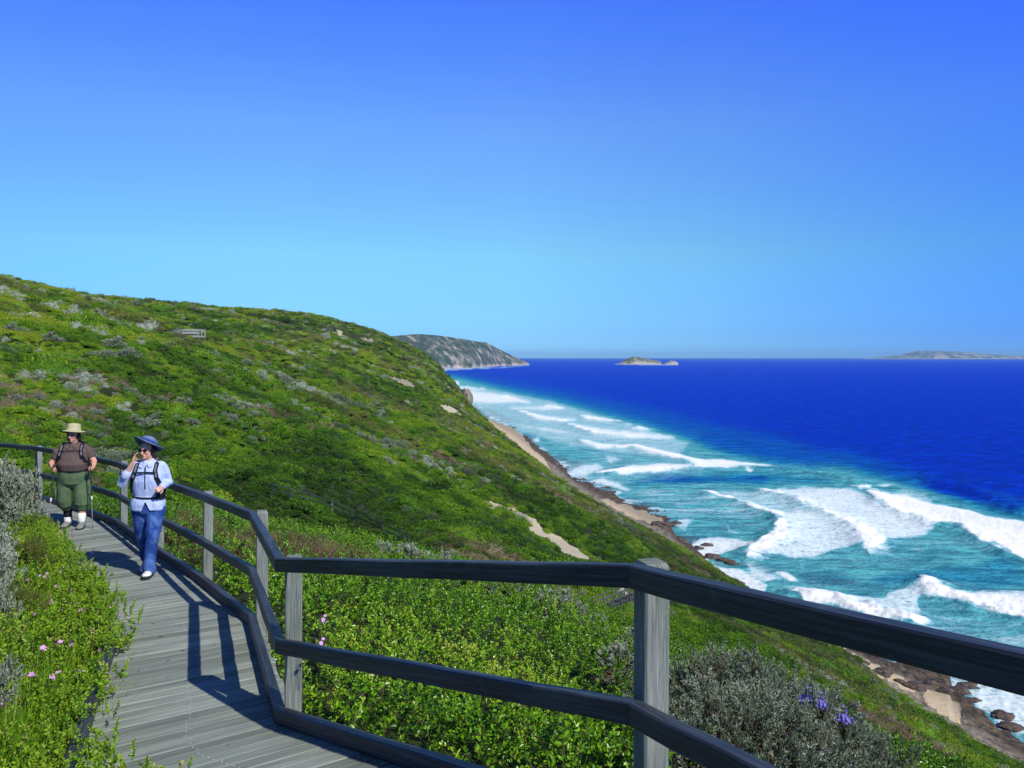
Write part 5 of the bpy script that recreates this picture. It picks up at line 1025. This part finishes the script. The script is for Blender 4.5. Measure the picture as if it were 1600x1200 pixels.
def hand(mb, wrist, dirv, palm_n, curl=.9, s=1.0, thumb=1):
    """palm, four unequal curling fingers and a thumb from the palm's side"""
    W_ = np.array(wrist, float); d = unit(np.array(dirv, float)); n = np.array(palm_n, float); n = unit(n-d*(n@d)); a = np.cross(d, n)*thumb
    limb(mb, [W_, W_+d*.035*s, W_+d*.075*s], [(.028*s, .016*s), (.036*s, .016*s), (.038*s, .014*s)], side=a)
    for i, (off, ln) in enumerate(((.028, .070), (.010, .080), (-.009, .075), (-.027, .060))):
        p = W_+d*.080*s+a*off*s; P = [p]; ang = 0
        for seg, k in ((.42, .45), (.33, 1.0), (.25, .9)):
            ang += curl*k; dd = d*math.cos(ang)+n*math.sin(ang); P.append(P[-1]+dd*ln*seg*s)
        limb(mb, P, [.0092*s, .0088*s, .0082*s, .0072*s])
    p = W_+d*.022*s+a*.032*s; dd = unit(d*.6+a*.6+n*.5); limb(mb, [p, p+dd*.034*s, p+unit(d*.8+n*.7+a*.1)*.03*s+dd*.034*s], [.0125*s, .0110*s, .0090*s])
def lathe(mb, rows, c, k=28, wob=None, R=None):
    c = np.array(c, float); rings = []
    for r, z in rows:
        ring = []
        for q in np.linspace(0, 2*PI, k, endpoint=False):
            rr, zz = (r, z) if wob is None else wob(r, z, q)
            v = np.array([math.cos(q)*rr, math.sin(q)*rr*1.08, zz]); ring.append(c+(R@v if R is not None else v))
        rings.append(ring)
    mb.sweep(rings)
def shoe(name, m, at_, yaw, pitch, parent, s=1.0, sole=M_SOLE):
    """upper, sole and laces; at_ = ankle ground point"""
    R = rotz(yaw)@np.array([[1, 0, 0], [0, math.cos(pitch), -math.sin(pitch)], [0, math.sin(pitch), math.cos(pitch)]]); c = np.array(at_, float); mb = MB()
    rows = [(.065, .030, .055, .075), (.045, .036, .050, .085), (0, .040, .048, .085), (-.05, .042, .040, .065), (-.10, .048, .034, .055), (-.150, .046, .028, .045), (-.185, .030, .020, .030), (-.195, .012, .010, .015)]
    rings = []
    for y, rx, zc, rz in rows:
        rings.append([c+R@(np.array([math.cos(q)*rx, y, max(.016, zc+math.sin(q)*rz*.62)])*s) for q in RQ])
    mb.sweep(rings); limb(mb, [c+R@np.array([0, .02, .07])*s, c+R@np.array([0, .02, .135])*s], [.052*s, .056*s])
    o = merge(mb, name, m, parent, .006, 3)
    mb = MB(); rings = []
    for y, rx in ((.075, .022), (.06, .036), (0, .042), (-.05, .044), (-.10, .052), (-.15, .050), (-.185, .034), (-.20, .014)):
        rings.append([c+R@(np.array([a*rx, y, zz])*s) for a, zz in ((-1, 0), (1, 0), (1.06, .012), (1, .026), (-1, .026), (-1.06, .012))])
    mb.sweep(rings); mb.build('sole', sole, o)
    mb = MB(); [limb(mb, [c+R@(np.array([-.022, -.045-.022*i, .086-.012*i])*s), c+R@(np.array([.022, -.045-.022*i, .086-.012*i])*s)], [.0035, .0035]) for i in range(4)]; mb.build('laces', M_GREYS, o)
    return o
def strap(name, pts, w, m, parent, t=.012):
    mb = MB(); limb(mb, pts, [(w/2, t/2)]*len(pts) if False else [(w/2, t/2) for _ in pts], side=None); return mb.build(name, m, parent, True)
def ribbon(name, pts, nrm, w, m, parent, t=.010):
    """flat webbing along points, lying against the body (normals nrm)"""
    P = [np.array(p, float) for p in pts]; rings = []; n = len(P)
    for i in range(n):
        d = unit(P[min(i+1, n-1)]-P[max(i-1, 0)]); nn = np.array(nrm[i], float); nn = unit(nn-d*(nn@d)); a = np.cross(d, nn); rings.append([P[i]+a*x*w/2+nn*y*t/2 for x, y in ((-1, -1), (1, -1), (1, .4), (.8, 1), (-.8, 1), (-1, .4))])
    mb = MB(); mb.sweep(rings); return mb.build(name, m, parent)

def walker_blue():
    base = Vector((-4.47, 9.60, 0)); zz = float(deck_rel(np.array([base.x]), np.array([base.y]))[1][0]); base.z = zz+.004
    root = empty('person', base, math.radians(8)); tag(root, 'walker in light blue shirt, jeans and blue hat with one hand at the ear', 'person')
    mb = MB()
    # bare body under the clothes: legs, trunk, arms, neck, head, hands as one surface
    LE = dict(hipL=(.095, 0, .84), kneeL=(.075, -.12, .46), ankL=(.055, -.16, .09), hipR=(-.095, 0, .84), kneeR=(-.085, .06, .45), ankR=(-.085, .24, .15))
    torso(mb, [(.78, 0, .01, .14, .10), (.86, 0, .015, .165, .115), (.98, 0, 0, .145, .10), (1.12, 0, 0, .15, .11), (1.25, 0, 0, .145, .10), (1.31, 0, .01, .12, .07), (1.36, 0, .015, .06, .055)])
    for s in 'LR': limb(mb, [LE['hip'+s], LE['knee'+s], LE['ank'+s]], [.085, .055, .036])
    for f, yw in ((LE['ankL'], 0), (LE['ankR'], 0)): limb(mb, [f, (f[0], f[1]-.08, f[2]-.045), (f[0], f[1]-.14, f[2]-.06)], [.035, .032, .025])
    limb(mb, [(0, .015, 1.34), (-.005, .005, 1.44)], [.052, .048])
    A = dict(shR=(-.150, .01, 1.300), elR=(-.285, -.05, 1.13), wrR=(-.158, -.075, 1.375), shL=(.150, .01, 1.300), elL=(.205, .05, 1.11), wrL=(.195, -.15, 1.075))
    limb(mb, [A['shR'], A['elR'], tuple((np.array(A['elR'])+np.array(A['wrR']))/2), A['wrR']], [.045, .036, .034, .024]); limb(mb, [A['shL'], A['elL'], tuple((np.array(A['elL'])+np.array(A['wrL']))/2), A['wrL']], [.045, .036, .034, .024])
    HC = (-.015, -.012, 1.512); yaw = math.radians(-15); w, R = head(mb, HC, yaw, .98)
    hand(mb, A['wrR'], (.30, .05, .95), (.9, -.1, -.2), .35, .92, 1); hand(mb, A['wrL'], (-.12, -.95, -.1), (-.6, 0, -.6), 1.35, .92, 1)
    merge(mb, 'body', M_SKIN, root, .0062, 3)
    mb = MB(); b0 = w((0, .03, .03))
    ball(mb, w((0, .035, .015)), (.088, .092, .10), R); [limb(mb, [w((q*.075, .03, .0)), w((q*.080, .045, -.07)), w((q*.055, .06, -.12))], [.030, .034, .022]) for q in (-1, 1)]; limb(mb, [w((0, .09, .0)), w((0, .10, -.11))], [(.07, .035), (.06, .03)])
    def cut(V):  # keep the face clear
        L_ = (V-np.array(HC))@R; k = (L_[:, 1] < -.020) & (L_[:, 2] < .085); V = V.copy(); V[k] = np.array(HC)+(L_[k]*[.55, .35, .8]+[0, .02, 0])@R.T; return V
    merge(mb, 'hair', M_HAIR, root, .008, 2, cut)
    # hat
    Rh = np.array([[math.cos(.20), 0, math.sin(.20)], [0, 1, 0], [-math.sin(.20), 0, math.cos(.20)]])@R@np.array([[1, 0, 0], [0, math.cos(-.50), -math.sin(-.50)], [0, math.sin(-.50), math.cos(-.50)]])
    def wob(r, z, q):
        if r > .10: f = (r-.10)/.09; return r*(1+.03*math.sin(3*q+1)), z+f*(.020*math.sin(q*2+.6)+.012*math.cos(q-2.5))
        return r, z
    mb = MB(); lathe(mb, [(.105, .0), (.14, -.010), (.168, -.012), (.182, .000), (.184, -.007), (.168, -.020), (.14, -.018), (.108, -.006), (.100, .025), (.096, .050), (.083, .072), (.055, .085), (.01, .090)][::1], w((0, .028, .078)), 36, wob, Rh)
    hat = mb.build('hat', M_BHAT, root, True); mb = MB(); lathe(mb, [(.107, .006), (.110, .008), (.108, .030), (.104, .030)], w((0, .028, .078)), 36, None, Rh); mb.build('hat_band', M_JEANS, hat, True)
    mb = MB(); [ball(mb, w((q*.034, -.096, .012)), (.029, .008, .019), R) for q in (-1, 1)]; limb(mb, [w((-.012, -.103, .018)), w((.012, -.103, .018))], [.004, .004]); [limb(mb, [w((q*.060, -.088, .018)), w((q*.080, -.02, .014))], [.004, .003]) for q in (-1, 1)]; mb.build('sunglasses', M_LENS, root, True)
    mb = MB(); ball(mb, w((0, -.090, -.0625)), (.020, .006, .0065), R); mb.build('lips', M_LIP, root, True)
    # shirt
    mb = MB(); torso(mb, [(.785, 0, -.0, .195, .145), (.80, 0, 0, .198, .150), (.87, 0, 0, .200, .150), (.965, 0, 0, .168, .128), (1.04, 0, -.005, .182, .140), (1.15, 0, -.012, .190, .150), (1.23, 0, -.012, .188, .142), (1.31, 0, 0, .172, .112), (1.355, 0, .012, .110, .080), (1.385, 0, .012, .068, .064)])
    eR = np.array(A['elR']); wR = np.array(A['wrR']); eL = np.array(A['elL']); wL = np.array(A['wrL'])
    limb(mb, [(-.14, .01, 1.315), tuple((np.array(A['shR'])+eR)/2+np.array([-.008, 0, .012])), tuple(eR+[-.012, 0, -.01]), tuple(eR*.62+wR*.38)], [.070, .068, .066, .058]); limb(mb, [(.14, .01, 1.315), tuple((np.array(A['shL'])+eL)/2+np.array([.008, 0, .012])), tuple(eL+[.012, 0, -.01]), tuple(eL*.25+wL*.75)], [.070, .066, .062, .050])
    def hem(V):
        V = V.copy(); f = (V[:, 1] < -.05) & (V[:, 2] < .93) & (np.abs(V[:, 0]-.01) < .055); lim = .785+.125*(1-np.abs(V[:, 0]-.01)/.055); k = f & (V[:, 2] < lim); V[k, 2] = lim[k]; V[k, 1] += .0; return V
    sh = merge(mb, 'shirt', M_SHIRT, root, .008, 4, hem, (.016, 11, 401))
    for q in (-1, 1): ribbon('collar', [(q*.062, .045, 1.405), (q*.066, -.02, 1.395), (q*.030, -.088, 1.352), (q*.060, -.112, 1.318)], [(q, 0, .5), (q, -.3, .5), (q*.5, -1, .4), (q*.2, -1, .2)], .045, M_SHIRT, root, .008)
    ribbon('zip', [(.004, -.122, 1.335), (.006, -.158, 1.22), (.008, -.166, 1.15), (.010, -.158, 1.06)], [(0, -1, 0)]*4, .012, M_BLACK, root, .006)
    for nm, e, wv, r in (('cuff', eR, wR, .056), ('cuff', eL, wL, .047)):
        t = .38 if r > .05 else .75; p = e*(1-t)+wv*t; d = unit(wv-e); mb = MB(); limb(mb, [tuple(p-d*.018), tuple(p+d*.012)], [r, r*.96]); mb.build(nm, M_SHIRT, root, True)
    # jeans
    mb = MB(); torso(mb, [(.70, 0, .0, .10, .08), (.76, 0, .0, .175, .128), (.84, 0, .005, .182, .135), (.93, 0, 0, .160, .118), (.95, 0, 0, .15, .11)])
    limb(mb, [(.092, 0, .80), (.088, -.06, .63), LE['kneeL'], (.066, -.145, .27), (.058, -.155, .085)], [.112, .098, .079, .074, .080]); limb(mb, [(-.092, 0, .80), (-.09, .03, .63), LE['kneeR'], (-.085, .15, .28), (-.085, .225, .14)], [.112, .096, .077, .072, .076])
    merge(mb, 'jeans', M_JEANS, root, .008, 4, None, (.016, 12, 402))
    shoe('shoe', M_WHITE, (.055, -.155, .0), .05, -.14, root, 1.06); shoe('shoe', M_WHITE, (-.085, .245, .055), .0, .42, root, 1.04)
    # backpack worn over the shirt
    bp = empty('backpack', base, math.radians(8)); tag(bp, 'dark daypack on the back of the walker in the light blue shirt', 'backpack')
    mb = MB(); torso(mb, [(.93, 0, .20, .12, .05), (.98, 0, .215, .145, .075), (1.15, 0, .225, .15, .085), (1.30, 0, .215, .14, .07), (1.36, 0, .19, .10, .045)]); merge(mb, 'bag', M_BLACK, bp, .01, 4)
    for q in (-1, 1):
        o = ribbon('shoulder_strap', [(q*.105, .12, 1.33), (q*.112, .04, 1.378), (q*.112, -.05, 1.355), (q*.115, -.125, 1.28), (q*.138, -.148, 1.19), (q*.178, -.10, 1.09), (q*.195, .0, 1.02), (q*.15, .14, .99)], [(0, .3, 1), (0, 0, 1), (0, -.6, .8), (0, -1, .3), (q*.3, -1, 0), (q*.8, -.6, 0), (q, 0, 0), (q, .6, 0)], .050, M_BLACK, bp, .014)
        ribbon('strap_padding', [(q*.112, -.070, 1.352), (q*.116, -.134, 1.28), (q*.136, -.158, 1.20)], [(0, -.6, .8), (0, -1, .3), (q*.3, -1, 0)], .022, M_GREYS, o, .008)
    ribbon('chest_strap', [(-.125, -.158, 1.255), (0, -.170, 1.262), (.125, -.158, 1.255)], [(0, -1, 0)]*3, .020, M_BLACK, bp, .008)
    ang = np.linspace(-PI*.98, 0.0, 12)+.0
    ribbon('hip_belt', [(math.cos(a)*.182, math.sin(a)*.143, .945-.010*math.cos(a)) for a in ang], [(math.cos(a), math.sin(a), 0) for a in ang], .022, M_BLACK, bp, .010)
    ribbon('belt_pouch', [(.13, -.125, .965), (.17, -.08, .96), (.19, -.02, .955)], [(.5, -1, 0), (.8, -.5, 0), (1, 0, 0)], .075, M_BLACK, bp, .035)
walker_blue()
def walker_poles():
    base = Vector((-7.12, 12.68, 0)); zz = float(deck_rel(np.array([base.x]), np.array([base.y]))[1][0]); base.z = zz+.004; rz = math.radians(14)
    root = empty('person', base, rz); tag(root, 'stout walker in brown polo shirt, green cropped trousers and khaki hat holding two poles', 'person'); root.scale = (1, 1, 1)
    mb = MB(); J = dict(hipL=(.12, 0, .80), kneeL=(.13, -.05, .45), ankL=(.135, -.06, .09), hipR=(-.12, 0, .80), kneeR=(-.13, -.02, .45), ankR=(-.12, .12, .10))
    torso(mb, [(.72, 0, .0, .17, .12), (.82, 0, .01, .21, .15), (.95, 0, -.01, .215, .165), (1.08, 0, -.02, .22, .17), (1.22, 0, 0, .19, .13), (1.30, 0, .01, .14, .08), (1.345, 0, .015, .07, .06)])
    for s in 'LR': limb(mb, [J['hip'+s], J['knee'+s], (J['ank'+s][0], J['ank'+s][1]+.01, .28), J['ank'+s]], [.11, .068, .056, .038]); f = J['ank'+s]; limb(mb, [f, (f[0], f[1]-.06, .045), (f[0], f[1]-.10, .035)], [.036, .028, .022])
    limb(mb, [(0, .015, 1.33), (0, 0, 1.43)], [.062, .056])
    A = dict(shR=(-.185, .0, 1.28), elR=(-.315, -.03, 1.05), wrR=(-.235, -.20, .985), shL=(.185, .0, 1.28), elL=(.310, -.02, 1.06), wrL=(.330, -.18, .985))
    for s in 'LR': e = np.array(A['el'+s]); wv = np.array(A['wr'+s]); limb(mb, [A['sh'+s], tuple(e), tuple(e*.6+wv*.4), tuple(wv)], [.052, .045, .044, .028])
    HC = (0, -.018, 1.502); w, R = head(mb, HC, math.radians(-12), 1.04, .04)
    hand(mb, A['wrR'], (.25, -.95, -.05), (.75, .1, -.1), 1.45, .95, -1); hand(mb, A['wrL'], (-.05, -.98, -.05), (-.75, .1, -.1), 1.45, .95, 1)
    merge(mb, 'body', M_SKIN2, root, .0066, 3)
    mb = MB(); ball(mb, w((0, .035, .01)), (.088, .090, .098), R); [limb(mb, [w((q*.078, .02, .0)), w((q*.082, .035, -.075))], [.028, .030]) for q in (-1, 1)]
    def cut(V): L_ = (V-np.array(HC))@R; k = (L_[:, 1] < -.020) & (L_[:, 2] < .085); V = V.copy(); V[k] = np.array(HC)+(L_[k]*[.55, .35, .8]+[0, .02, 0])@R.T; return V
    merge(mb, 'hair', M_HAIR, root, .008, 2, cut)
    mb = MB(); lathe(mb, [(.110, .002), (.145, -.010), (.176, -.022), (.178, -.029), (.145, -.019), (.106, -.008), (.102, .045), (.098, .085), (.085, .108), (.05, .118), (.01, .120)], w((0, .016, .066)), 32, lambda r, z, q: (r, z+(.008*math.sin(2*q) if r > .12 else 0)), R@np.array([[1, 0, 0], [0, math.cos(-.2), -math.sin(-.2)], [0, math.sin(-.2), math.cos(-.2)]]))
    hat = mb.build('hat', M_KHAKI, root, True); mb = MB(); lathe(mb, [(.106, -.012), (.143, -.0225), (.175, -.0325), (.143, -.027), (.104, -.016)], w((0, .016, .066)), 32, lambda r, z, q: (r, z+(.008*math.sin(2*q) if r > .12 else 0)), R@np.array([[1, 0, 0], [0, math.cos(-.2), -math.sin(-.2)], [0, math.sin(-.2), math.cos(-.2)]])); mb.build('brim_underside', M_BLACK, hat, True)  # thin black ring under the brim
    mb = MB(); [ball(mb, w((q*.034, -.092, .014)), (.024, .007, .012), R) for q in (-1, 1)]; limb(mb, [w((-.012, -.098, .016)), w((.012, -.098, .016))], [.003, .003]); mb.build('glasses', M_LENS, root, True)
    mb = MB(); ball(mb, w((0, -.089, -.0625)), (.020, .006, .006), R); mb.build('lips', M_LIP, root, True)
    mb = MB(); torso(mb, [(.925, 0, -.01, .215, .175), (.95, 0, -.015, .222, .185), (1.04, 0, -.03, .235, .200), (1.13, 0, -.02, .222, .180), (1.22, 0, -.01, .215, .160), (1.31, 0, .005, .185, .110), (1.35, 0, .012, .13, .085), (1.375, 0, .012, .078, .07)])
    for s, q in (('L', 1), ('R', -1)): e = np.array(A['el'+s]); p = np.array(A['sh'+s]); limb(mb, [(q*.160, .005, 1.285), tuple(p*.75+e*.25+np.array([q*.012, 0, .012])), tuple(p*.46+e*.54)], [.080, .080, .074])
    merge(mb, 'polo_shirt', M_POLO, root, .009, 4, None, (.013, 9, 411))
    for q in (-1, 1): ribbon('collar', [(q*.070, .04, 1.39), (q*.072, -.03, 1.375), (q*.03, -.095, 1.33), (q*.062, -.13, 1.295)], [(q, 0, .5), (q, -.3, .5), (q*.5, -1, .4), (q*.2, -1, .2)], .05, M_POLO, root, .008)
    mb = MB(); torso(mb, [(.64, 0, .0, .12, .09), (.72, 0, .0, .226, .160), (.82, 0, .0, .230, .178), (.92, 0, -.01, .212, .170), (.955, 0, -.01, .205, .165)])
    limb(mb, [(.122, 0, .74), (.13, -.03, .60), (.135, -.05, .46), (.137, -.055, .38), (.136, -.055, .335)], [.128, .124, .116, .118, .086]); limb(mb, [(-.122, 0, .74), (-.13, -.01, .60), (-.132, .0, .46), (-.13, .04, .38), (-.128, .06, .335)], [.128, .124, .116, .118, .086])
    pants = merge(mb, 'cropped_trousers', M_CARGO, root, .009, 4, None, (.022, 9, 412))
    for q in (-1, 1): mb = MB(); torso(mb, [(.53, q*.245, -.02, .018, .065), (.545, q*.248, -.02, .022, .070), (.66, q*.248, -.02, .022, .070), (.69, q*.242, -.02, .018, .07)]); merge(mb, 'cargo_pocket', M_CARGO, pants, .008, 2)
    ang = np.linspace(-PI*.98, 0, 12); ribbon('belt', [(math.cos(a)*.222, -.012+math.sin(a)*.182, .935) for a in ang], [(math.cos(a), math.sin(a), 0) for a in ang], .040, M_BLACK, root, .010)
    mb = MB(); f = J['ankL']; limb(mb, [(f[0], f[1]+.005, .20), (f[0], f[1], .16), (f[0], f[1], .12)], [.066, .061, .056]); mb.build('sock', M_SOCK, root, True)
    mb = MB(); f = J['ankR']; limb(mb, [(f[0], f[1]+.005, .26), (f[0], f[1], .19), (f[0], f[1], .155)], [.069, .062, .058]); mb.build('ankle_brace', M_BLACK, root, True); mb = MB(); limb(mb, [(f[0], f[1], .16), (f[0], f[1], .09)], [.058, .056]); mb.build('sock', M_SOCK, root, True)
    shoe('boot', M_BOOT, (.135, -.055, 0), .05, 0, root, 1.12); shoe('boot', M_BOOT, (-.12, .125, 0), -.08, 0, root, 1.12)
    bp = empty('backpack', base, rz); tag(bp, 'dark backpack worn by the walker with the trekking poles', 'backpack')
    mb = MB(); torso(mb, [(.95, 0, .25, .13, .05), (1.0, 0, .27, .16, .085), (1.18, 0, .27, .165, .09), (1.33, 0, .24, .15, .07), (1.38, 0, .2, .10, .04)]); merge(mb, 'bag', M_BLACK, bp, .01, 4)
    for q in (-1, 1):
        o = ribbon('shoulder_strap', [(q*.13, .12, 1.33), (q*.14, .04, 1.375), (q*.145, -.06, 1.35), (q*.145, -.148, 1.27), (q*.165, -.172, 1.17), (q*.205, -.125, 1.08), (q*.238, .0, 1.02), (q*.2, .16, 1.0)], [(0, .3, 1), (0, 0, 1), (0, -.6, .8), (0, -1, .3), (q*.3, -1, 0), (q*.8, -.6, 0), (q, 0, 0), (q, .6, 0)], .055, M_BLACK, bp, .014)
        ribbon('strap_padding', [(q*.146, -.085, 1.345), (q*.147, -.159, 1.27), (q*.163, -.184, 1.19)], [(0, -.6, .8), (0, -1, .3), (q*.3, -1, 0)], .024, M_GREYS, o, .008)
    ribbon('chest_strap', [(-.16, -.175, 1.262), (0, -.180, 1.266), (.16, -.175, 1.262)], [(0, -1, 0)]*3, .014, M_BLACK, bp, .007)
    Rw = rotz(rz)
    for hx, hy, hz, tx, ty, lab in ((-.215, -.265, .975, -.285, -.29, 'trekking pole in the hand nearer the green plants'), (.318, -.245, .975, .345, -.25, 'trekking pole in the hand nearer the railing')):
        g = Vector(base)+Vector(Rw@np.array([tx, ty, 0])); t = empty('trekking_pole', g); tag(t, lab, 'trekking pole', 'trekking poles held by the walker in brown')
        top = Vector(base)+Vector(Rw@np.array([hx, hy, hz])); d = (top-g); dn = d.normalized()
        def seg(nm, a, b, r0, r1, m, par): mb = MB(); P = [np.array(dn*a), np.array(dn*b)]; limb(mb, P, [r0, r1]); return mb.build(nm, m, par, True)
        Lp = d.length; seg('grip', Lp-.05, Lp+.075, .015, .017, M_SOLE, t); seg('upper_shaft', .52, Lp-.06, .0085, .0085, M_SOLE, t); seg('lower_shaft', .05, .52, .0065, .0065, M_METAL, t); seg('clamp', .49, .53, .013, .013, M_WHITE, t); seg('tip', .0, .05, .003, .007, M_SOLE, t)
walker_poles()
# ================================================================ AIR
def haze():
    m = bpy.data.materials.new('haze'); m.use_nodes = True; nt = m.node_tree; N = nt.nodes; N.clear(); out = N.new('ShaderNodeOutputMaterial'); v = N.new('ShaderNodeVolumePrincipled')
    v.inputs['Color'].default_value = (.38, .72, 1.0, 1); v.inputs['Density'].default_value = HAZE_D; v.inputs['Anisotropy'].default_value = 0.0; nt.links.new(v.outputs[0], out.inputs['Volume'])
    x, y0, y1, z0, z1 = 76000, -3000, 50000, -6, 330
    V = [(-x, y0, z0), (x, y0, z0), (x, y1, z0), (-x, y1, z0), (-x, y0, z1), (x, y0, z1), (x, y1, z1), (-x, y1, z1)]
    F = [(0, 3, 2, 1), (4, 5, 6, 7), (0, 1, 5, 4), (1, 2, 6, 5), (2, 3, 7, 6), (3, 0, 4, 7)]
    me = mesh_np('haze', V, np.array(F)); o = link('haze', me, m); tag(o, 'thin blue sea haze over the far coast', kind='stuff')
HAZE_D = 2.4e-5
haze()
